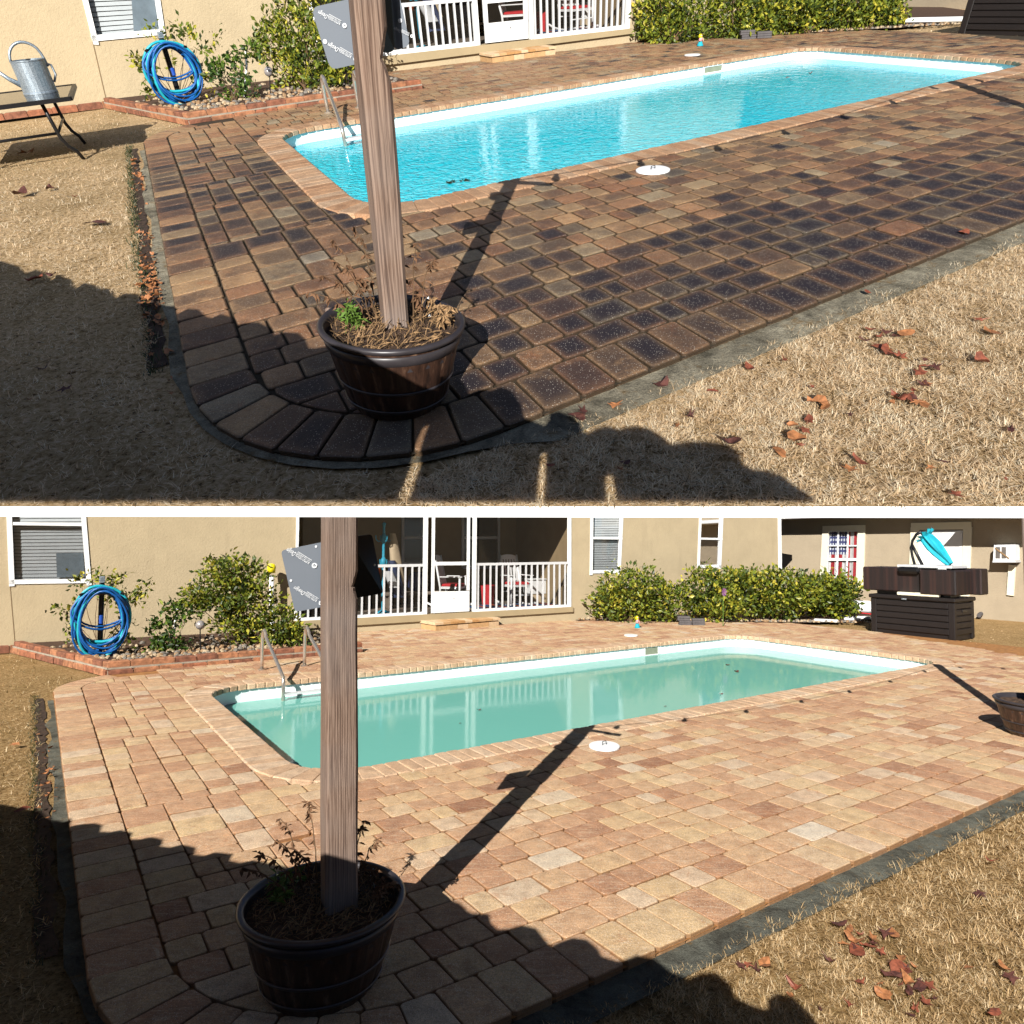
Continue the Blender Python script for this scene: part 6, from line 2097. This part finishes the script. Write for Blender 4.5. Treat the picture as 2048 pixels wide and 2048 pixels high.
def build_table(y):
    """patio table with its watering can, left of the upper view"""
    H = 0.68
    g = y.Y(y.g(165, 311))
    c1, c2 = Vector(y.guv(139.5, 194, H)), Vector(y.guv(148.5, 168.5, H))
    d = (c2 - c1)
    W = d.length
    d.normalize()
    n = Vector((-d.y, d.x))
    ctr = (c1 + c2) / 2 + n * 0.75
    t = thing(y, 'patio_table', 'black framed patio table with smoked glass top on the left lawn', 'table', Matrix.Translation(y.P(ctr.x, ctr.y, -0.04)))
    q = [c1, c2, c2 + n * 1.5, c1 + n * 1.5]
    P3 = lambda p, z: y.P(p.x, p.y, z)
    part(y, 'glass_top', MB().prism([P3(p, H - 0.012) for p in q], y.N * 0.008), TABLEG, t, world=True)
    rim = MB()
    for i in range(4):
        a, b = P3(q[i], H - 0.01), P3(q[(i + 1) % 4], H - 0.01)
        rim.bar(a + y.N * 0.012, b + y.N * 0.012, y.N, 0.035, 0.035)
    part(y, 'rim', rim, BLACKM, t, world=True)
    ins = 0.28
    lm = [Vector(y.guv(165, 311)), Vector(y.guv(168, 281))]
    tops = [c1 + d * 0.1 + n * ins, c2 - d * 0.1 + n * ins]
    for f, tp in zip(lm, tops):
        k = [P3(tp, H - 0.03), P3(tp.lerp(f, 0.12), H * 0.62), P3(tp.lerp(f, 0.22), H * 0.36), P3(tp.lerp(f, 0.45), H * 0.2), P3(tp.lerp(f, 0.8), 0.06), P3(f, -0.045)]
        part(y, 'leg', MB().tube(k, 0.018, 8), BLACKM, t, world=True, smooth=True)
    for f, tp in zip(lm, tops):
        f2, tp2 = tp + n * 0.95 + (tp - f) * 1.0, tp + n * 0.95
        k = [P3(tp2, H - 0.03), P3(tp2.lerp(f2, 0.2), H * 0.4), P3(f2, -0.045)]
        part(y, 'leg', MB().tube(k, 0.018, 8), BLACKM, t, world=True, smooth=True)
    for z in (0.3, 0.36):
        a = tops[0].lerp(lm[0], 0.2) if z == 0.3 else tops[1].lerp(lm[1], 0.2)
        part(y, 'cross_bar', MB().tube([P3(a, z), P3(a + n * 1.1, z)], 0.013, 6), BLACKM, t, world=True, smooth=True)
    part(y, 'cross_bar', MB().tube([P3(tops[0].lerp(lm[0], 0.2), 0.3), P3(tops[1].lerp(lm[1], 0.2), 0.3)], 0.013, 6), BLACKM, t, world=True, smooth=True)
    # watering can
    b = y.g(82, 186, H)
    k = (b - CAM).y / FPX
    uv = y.Y(b)
    x, z_, f = view_axes(y, b)
    yv = f
    s = 32 * k
    up = 58 * k / max(0.3, y.N.dot(CW.col[1] * -1))
    M = Matrix(((x[0] * s, yv[0] * s, y.N[0] * s, b[0]), (x[1] * s, yv[1] * s, y.N[1] * s, b[1]), (x[2] * s, yv[2] * s, y.N[2] * s, b[2]), (0, 0, 0, 1)))
    c = thing(y, 'watering_can', 'galvanised watering can standing on the glass patio table', 'watering can', M)
    part(y, 'can_body', MB().lathe([(0.0001, 0), (1.0, 0), (1.0, 0.08), (0.97, 0.12), (0.97, 1.7), (0.99, 1.74), (0.99, 1.8), (0.96, 1.8), (0.95, 1.2)], 28, cap1=False), GALV, c, smooth=False)
    hd = []
    for j in range(15):
        a = math.pi * j / 14
        hd.append((0.05 + 0.95 * math.cos(a), 0, 1.7 + 1.0 * math.sin(a) + (0.0 if a > 0.6 else -0.6 * (0.6 - a))))
    part(y, 'carry_handle', MB().tube(hd, 0.08, 8), GALV, c, smooth=True)
    part(y, 'side_handle', MB().tube([(0.95, 0, 1.5), (1.2, 0, 1.4), (1.25, 0, 0.9), (1.0, 0, 0.5)], 0.07, 8), GALV, c, smooth=True)
    part(y, 'spout', MB().tube([(-0.85, 0, 0.5), (-1.4, 0, 0.9), (-2.0, 0, 1.55)], [0.17, 0.12, 0.09], 8), GALV, c, smooth=True)
    part(y, 'rose', MB().tube([(-1.95, 0, 1.5), (-2.15, 0, 1.72), (-2.22, 0, 1.8)], [0.1, 0.24, 0.24], 10), GALV, c, smooth=True)

# ------------------------------------------------------------------ fallen leaves
def maple(mb, rnd, M, s):
    """a curled, lobed leaf"""
    n = 10
    lobed = rnd.random() < 0.55
    wide = rnd.uniform(0.35, 0.8)
    vs = [M @ Vector((0, 0, 0.12 * s))]
    c1, c2 = rnd.uniform(-0.9, 0.9), rnd.uniform(-0.9, 0.9)
    for k in range(n):
        a = 2 * math.pi * k / n
        r = s * ((1.0 if k % 2 == 0 else 0.5) if lobed else 1.0) * rnd.uniform(0.75, 1.15)
        if k == 5:
            r = s * (0.3 if lobed else 1.0)
        x, yv = r * math.cos(a), r * wide * math.sin(a)
        vs.append(M @ Vector((x, yv, abs(0.18 * s + c1 * x * x / s + c2 * yv * yv / s))))
    mb.add(vs, [(0, 1 + k, 1 + (k + 1) % n) for k in range(n)])
def build_leaves(y):
    rnd = random.Random(31 + y.i)
    spots = []
    if y.i == 0:
        px = [(1755, 693), (1780, 700), (1800, 712), (1770, 665), (1810, 668), (1840, 745), (1850, 770), (1825, 780), (1870, 735), (1800, 800), (1850, 810), (1790, 790), (1958, 640), (1982, 665), (1960, 725), (1735, 583 + 5), (1500, 738), (1570, 720), (1425, 782), (1625, 776), (1650, 815), (1700, 830), (1615, 842), (1585, 850), (1460, 890), (1380, 835), (1355, 852), (1600, 890), (1560, 905), (1720, 925), (1700, 940), (1890, 925), (1860, 935), (2010, 960), (1910, 990), (1830, 1005), (1320, 770), (1165, 825), (1150, 835), (1230, 812), (100, 378), (55, 308), (45, 390), (190, 447), (150, 395), (105, 550), (70, 560), (1250, 925), (1240, 940), (1100, 930), (90, 740), (60, 800), (130, 780), (1740, 660), (1925, 470), (2020, 860)]
    else:
        px = [(1700, 1858), (1720, 1870), (1745, 1880), (1735, 1895), (1770, 1868), (1690, 1890), (1760, 1905), (1790, 1930), (1830, 1935), (1480, 1932), (1495, 1930), (1530, 1930), (1935, 1935), (1790, 1950), (1840, 1978), (1760, 1968), (1720, 1965), (1820, 1985), (1860, 1975), (1775, 2000), (1640, 2020), (1830, 2018), (1990, 2025), (2010, 1940), (1580, 1990), (1660, 1925), (1980, 1725), (2020, 1955), (1960, 1790), (1870, 2000), (1700, 2010), (1590, 1975), (30, 1490), (45, 1620)]
    px += [(p[0] + rnd.uniform(-26, 26), p[1] + rnd.uniform(-16, 16)) for p in px if p[0] > 700 and sum(1 for q in px if math.hypot(q[0] - p[0], q[1] - p[1]) < 48) > 2]
    px = [p for p in px if y.i or p[1] < 1005]
    for k, p in enumerate(px):
        b = y.g(p[0], p[1], -0.022 + rnd.uniform(0, 0.01))
        s = rnd.uniform(8, 23) * (b - CAM).y / FPX
        rot = Matrix.Rotation(rnd.uniform(0, 6.28), 4, 'Z') @ Matrix.Rotation(rnd.uniform(-0.3, 0.3), 4, 'X')
        u = y.Y(b)
        M = y.frame(u.x, u.y, 0)
        M = Matrix.Translation(b) @ (M.to_quaternion().to_matrix().to_4x4()) @ rot
        mb = MB()
        maple(mb, rnd, Matrix(), s)
        o = put(y, 'fallen_leaf', mb.mesh('fallen_leaf', REDLEAF[rnd.choice((0, 0, 1, 2, 2))]), M=M)
        near = sum(1 for q in px if math.hypot(q[0] - p[0], q[1] - p[1]) < 48)
        if p[0] < 700:
            lab = 'lone dry leaf lying on the left lawn of the %s view'
        elif u.y > -3.3:
            lab = 'dry brown leaf close to the concrete edge of the paving in the %s view'
        elif y.i == 0 and p[1] > 900 and p[0] < 1300:
            lab = 'dry leaf lying in the canopy shade on the lawn of the %s view'
        elif near > 3:
            lab = 'dry brown leaf in the loose cluster on the right lawn of the %s view'
        else:
            lab = 'dry brown leaf lying apart on the right lawn of the %s view'
        tag(o, lab % y.view, 'leaf', lab.split(' in the %s')[0].replace(' of the %s view', '') + ', ' + y.view)
    # drift of leaves in the gap beside the left border
    mb = MB()
    for k in range(150 if y.i == 0 else 40):
        v = rnd.gauss(-0.3, 0.45) if rnd.random() < 0.6 else rnd.uniform(-1.8, 3.6)
        if y.i and v < 0.8:
            v += 1.5
        u = -1.5 + rnd.uniform(-0.05, 0.06)
        b = y.P(u, v, -0.03 + rnd.uniform(0, 0.02))
        q = y.frame(0, 0, 0).to_quaternion().to_matrix().to_4x4()
        M = Matrix.Translation(b) @ q @ Matrix.Rotation(rnd.uniform(0, 6.28), 4, 'Z') @ Matrix.Rotation(rnd.uniform(-0.9, 0.9), 4, 'X')
        maple(mb, rnd, M, rnd.uniform(0.012, 0.03))
    o = put(y, 'leaf_drift', mb.mesh('leaf_drift', REDLEAF[1]), kind='stuff')
    o['label'] = 'drift of orange brown leaves in the gap beside the left paving edge'
    # the gap itself: a trench of dark soil
    mb = MB()
    n = 60
    for k in range(n + 1):
        v = -1.45 + 5.8 * k / n
        mb.add([y.P(-1.55 + rnd.uniform(-0.02, 0.02), v, -0.044), y.P(-1.475 + rnd.uniform(-0.015, 0.02), v, -0.044)], [])
    mb.f = [(2 * k, 2 * k + 1, 2 * k + 3, 2 * k + 2) for k in range(n)]
    struct(y, 'soil_gap', mb, SOIL)
    # dark weeds along that gap
    mb = MB()
    T = []
    for k in range(1500):
        v = rnd.uniform(-1.5, 4.6)
        u = -1.53 + rnd.gauss(0, 0.022) - (0.03 if v > 0 else 0)
        p = y.P(u, v, -0.05)
        d = (y.ex * rnd.uniform(-1, 1) + y.ey * rnd.uniform(-1, 1) + y.N * rnd.uniform(0.3, 1.6)).normalized() * rnd.uniform(0.015, 0.05)
        s = d.cross(y.N).normalized() * 0.003
        mb.add([p - s, p + s, p + d], [(0, 1, 2)])
        T += [rnd.random() * 0.25] * 3
    mb.a['tint'] = T
    o = put(y, 'edge_weeds', mb.mesh('edge_weeds', LEAFD), kind='stuff')
    o['label'] = 'dark weeds growing in the gap beside the left paving edge'
    # debris in the pool
    if y.i == 0:
        for k, (px_, sc_) in enumerate((((902, 365), 13), ((927, 362), 12), ((1110, 340), 8))):
            b = y.g(*px_, -0.184)
            mb = MB()
            for q in range(7):
                M = Matrix.Translation(b + y.ex * rnd.uniform(-1, 1) * sc_ * 0.003 + y.ey * rnd.uniform(-1, 1) * sc_ * 0.002) @ y.frame(0, 0, 0).to_quaternion().to_matrix().to_4x4() @ Matrix.Rotation(rnd.uniform(0, 6.28), 4, 'Z')
                maple(mb, rnd, M, sc_ * 0.45 * (b - CAM).y / FPX)
            o = put(y, 'floating_leaves', mb.mesh('floating_leaves', LEAFD))
            tag(o, ('dark clump of wet leaves floating nearest the post', 'second dark clump of wet leaves floating beside the first', 'small dark clump of leaves by the near pool edge')[k], 'leaves', 'floating leaf clumps')
    for k, px_ in enumerate(((1576, 155), (1580, 160), (1620, 148)) if y.i == 0 else ((958, 1420), (920, 1447), (1330, 1413), (1442, 1388), (1473, 1344), (1455, 1330))):
        b = y.g(*px_, -0.184)
        mb = MB()
        maple(mb, rnd, Matrix.Translation(b) @ y.frame(0, 0, 0).to_quaternion().to_matrix().to_4x4(), 5 * (b - CAM).y / FPX)
        o = put(y, 'floating_leaf', mb.mesh('floating_leaf', REDLEAF[2]))
        tag(o, 'tiny leaf floating on the %s pool' % ('turquoise', 'teal')[y.i], 'leaf', 'tiny leaves floating on the %s pool' % ('turquoise', 'teal')[y.i])

# ------------------------------------------------------------------ the scalloped canopy behind the photographer, known by its shadow
def z_(ox, oy, k):
    return lambda pts: [(ox + a * k, oy + b * k) for a, b in pts]
def build_canopy(y):
    if y.i == 0:
        L = z_(0, 450, 0.36232)([(-400, 60), (-200, 140), (-100, 180), (40, 222), (75, 262), (130, 240), (185, 255), (215, 300), (260, 272), (330, 295), (350, 345), (400, 315), (460, 325), (500, 350), (520, 345), (560, 350), (575, 400), (620, 375), (690, 375), (735, 395), (755, 440), (800, 430), (870, 445), (950, 455), (970, 500), (1030, 470), (1090, 475), (1130, 515), (1160, 522), (1210, 500), (1270, 515), (1305, 560), (1340, 550), (1420, 545), (1490, 580), (1505, 620), (1560, 600), (1640, 605), (1680, 640), (1700, 690), (1740, 690), (1800, 680)])
        Rr = z_(600, 450, 0.36232)([(860, 850), (900, 880), (930, 940), (985, 920), (1060, 925), (1110, 905), (1170, 935), (1220, 1010), (1228, 1060), (1245, 1085), (1300, 1108), (1345, 1125), (1375, 1090), (1370, 1060), (1420, 1045), (1500, 1070), (1545, 1110), (1560, 1160), (1590, 1172), (1640, 1142), (1700, 1130), (1780, 1150)]) + z_(1248, 450, 0.41408)([(0, 1000), (60, 988), (130, 1000), (190, 1035), (240, 1078), (330, 1065), (430, 1068), (520, 1080), (580, 1120), (600, 1180), (650, 1205), (720, 1212), (800, 1240), (860, 1290), (910, 1361), (960, 1440)])
        ends = [(1750, 1400), (700, 1700), (-700, 1400), (-500, 700)]
        ends = [(1650, 1012), (-650, 1012)]
        slits = [[(845, 858), (857, 850), (838, 905), (807, 1010), (785, 1010), (815, 925)], [(1080, 912), (1090, 912), (1086, 1010), (1070, 1010)], [(1213, 960), (1226, 955), (1236, 1010), (1214, 1010)]]
        zc = 1.75
    else:
        L = z_(0, 1400, 0.36232)([(-500, 470), (-250, 540), (-50, 560), (60, 585), (150, 600), (205, 645), (250, 655), (300, 665), (350, 652), (385, 662), (375, 702), (440, 690), (520, 685), (560, 695), (548, 732), (600, 735), (660, 722), (722, 738), (702, 772), (760, 775), (830, 762), (895, 775), (880, 812), (940, 820), (1000, 802), (1075, 820), (1062, 857), (1120, 865), (1180, 845), (1280, 855), (1262, 892), (1320, 905), (1400, 890), (1490, 910)])
        Rr = z_(600, 1400, 0.36232)([(800, 1100), (880, 1130), (925, 1175), (950, 1185), (1040, 1190), (1052, 1240), (1090, 1275), (1150, 1270), (1220, 1250), (1300, 1268), (1340, 1320), (1380, 1368), (1430, 1345), (1500, 1320), (1580, 1330), (1640, 1380), (1660, 1420), (1750, 1450)]) + z_(1248, 1400, 0.41408)([(0, 1262), (60, 1240), (130, 1250), (185, 1290), (205, 1312), (300, 1350), (360, 1322), (440, 1320), (510, 1378), (530, 1440), (640, 1490), (695, 1500), (690, 1450), (740, 1420), (820, 1440), (900, 1516), (960, 1600)])
        ends = [(1700, 2500), (-900, 2500)]
        slits = []
        zc = 1.9
    s = y.sun
    if y.i == 0:        # the same edge where it falls on the barrel instead of the ground
        f = view_axes(y, y.P(*POTS[0]))[2]
        for x, yy in ((722, 704), (762, 716), (790, 738), (816, 752), (850, 776), (872, 786)):
            p = y.at_depth(x, yy, y.P(*POTS[0]) - f * (0.22 * y.sc))
            q = proj(p - s * ((p - y.O).dot(y.N) / s.dot(y.N)))
            L.append(q)
    if y.i == 0:
        Rr = [p for p in Rr if p[1] < 1012]
    polys = [L + Rr + ends] + slits
    t = zc * y.h / s.dot(y.N)
    W = [[y.g(*p) + s * t for p in poly] for poly in polys]
    if y.i:
        a, b = W[0][-2], W[0][-1]
        W[0] = W[0][:-1] + [a + Vector((2.0, -7, 0)), b + Vector((-3.0, -7, 0)), b]  # canvas extended backwards out of view, added to hold sky light off the shade
    # flatten into the canopy's own plane for the triangulation
    o = y.P(0, 0, zc)
    flat = [[Vector(((p - o).dot(y.ex), (p - o).dot(y.ey), 0)) for p in poly] for poly in W]
    tr = tessellate_polygon(flat)
    allp = [p for poly in W for p in poly]
    root = thing(y, 'canopy', 'scalloped patio canopy overhead near the viewer in the %s view' % y.view, 'canopy', Matrix.Translation(sum(allp, Vector()) / len(allp)))
    part(y, 'canvas', MB().add(allp + [p + y.N * 0.01 for p in allp], [tuple(q) for q in tr] + [tuple(len(allp) + i for i in q) for q in tr]), TANF, root, world=True)

def build_sky_blocker_wall(y):
    mb = MB().prism([(-12, -4.6, -0.1), (12, -4.6, -0.1), (12, -4.6, 3.3), (-12, -4.6, 3.3)], (0, -0.2, 0))  # added out of view to cut low sky light and deepen the shade
    o = put(y, 'sky_blocker_wall', mb.mesh('sky_blocker_wall', STUCCO))
    tag(o, 'unseen tan wall added behind the viewer to block low sky light', 'wall')

# ------------------------------------------------------------------ build both yards
import time
t0 = time.time()
for y in YARDS:
    build_ground(y)
    build_grass(y)
    pl, fs, dep = build_house(y)
    build_far_building(y)
    build_bed(y)
    build_plants(y)
    build_barrel(y, POTS[y.i], ('half barrel planter half in shade on the dark pavers around the post', 'shaded dark half barrel planter around the post on pale pavers')[y.i], -20)
    build_pot_plants(y)
    M, L, w_, b = build_post(y)
    build_signs(y, b)
    build_strings(y, M, L)
    build_ladder(y)
    build_hose(y)
    build_bed_things(y)
    build_step(y)
    build_box(y)
    build_clutter(y)
    build_porch_things(y, pl, fs, dep)
    if y.i == 0:
        build_table(y)
    build_leaves(y)
    build_canopy(y)
    if y.i:
        build_sky_blocker_wall(y)
print('built in', round(time.time() - t0, 1), len(bpy.data.objects))
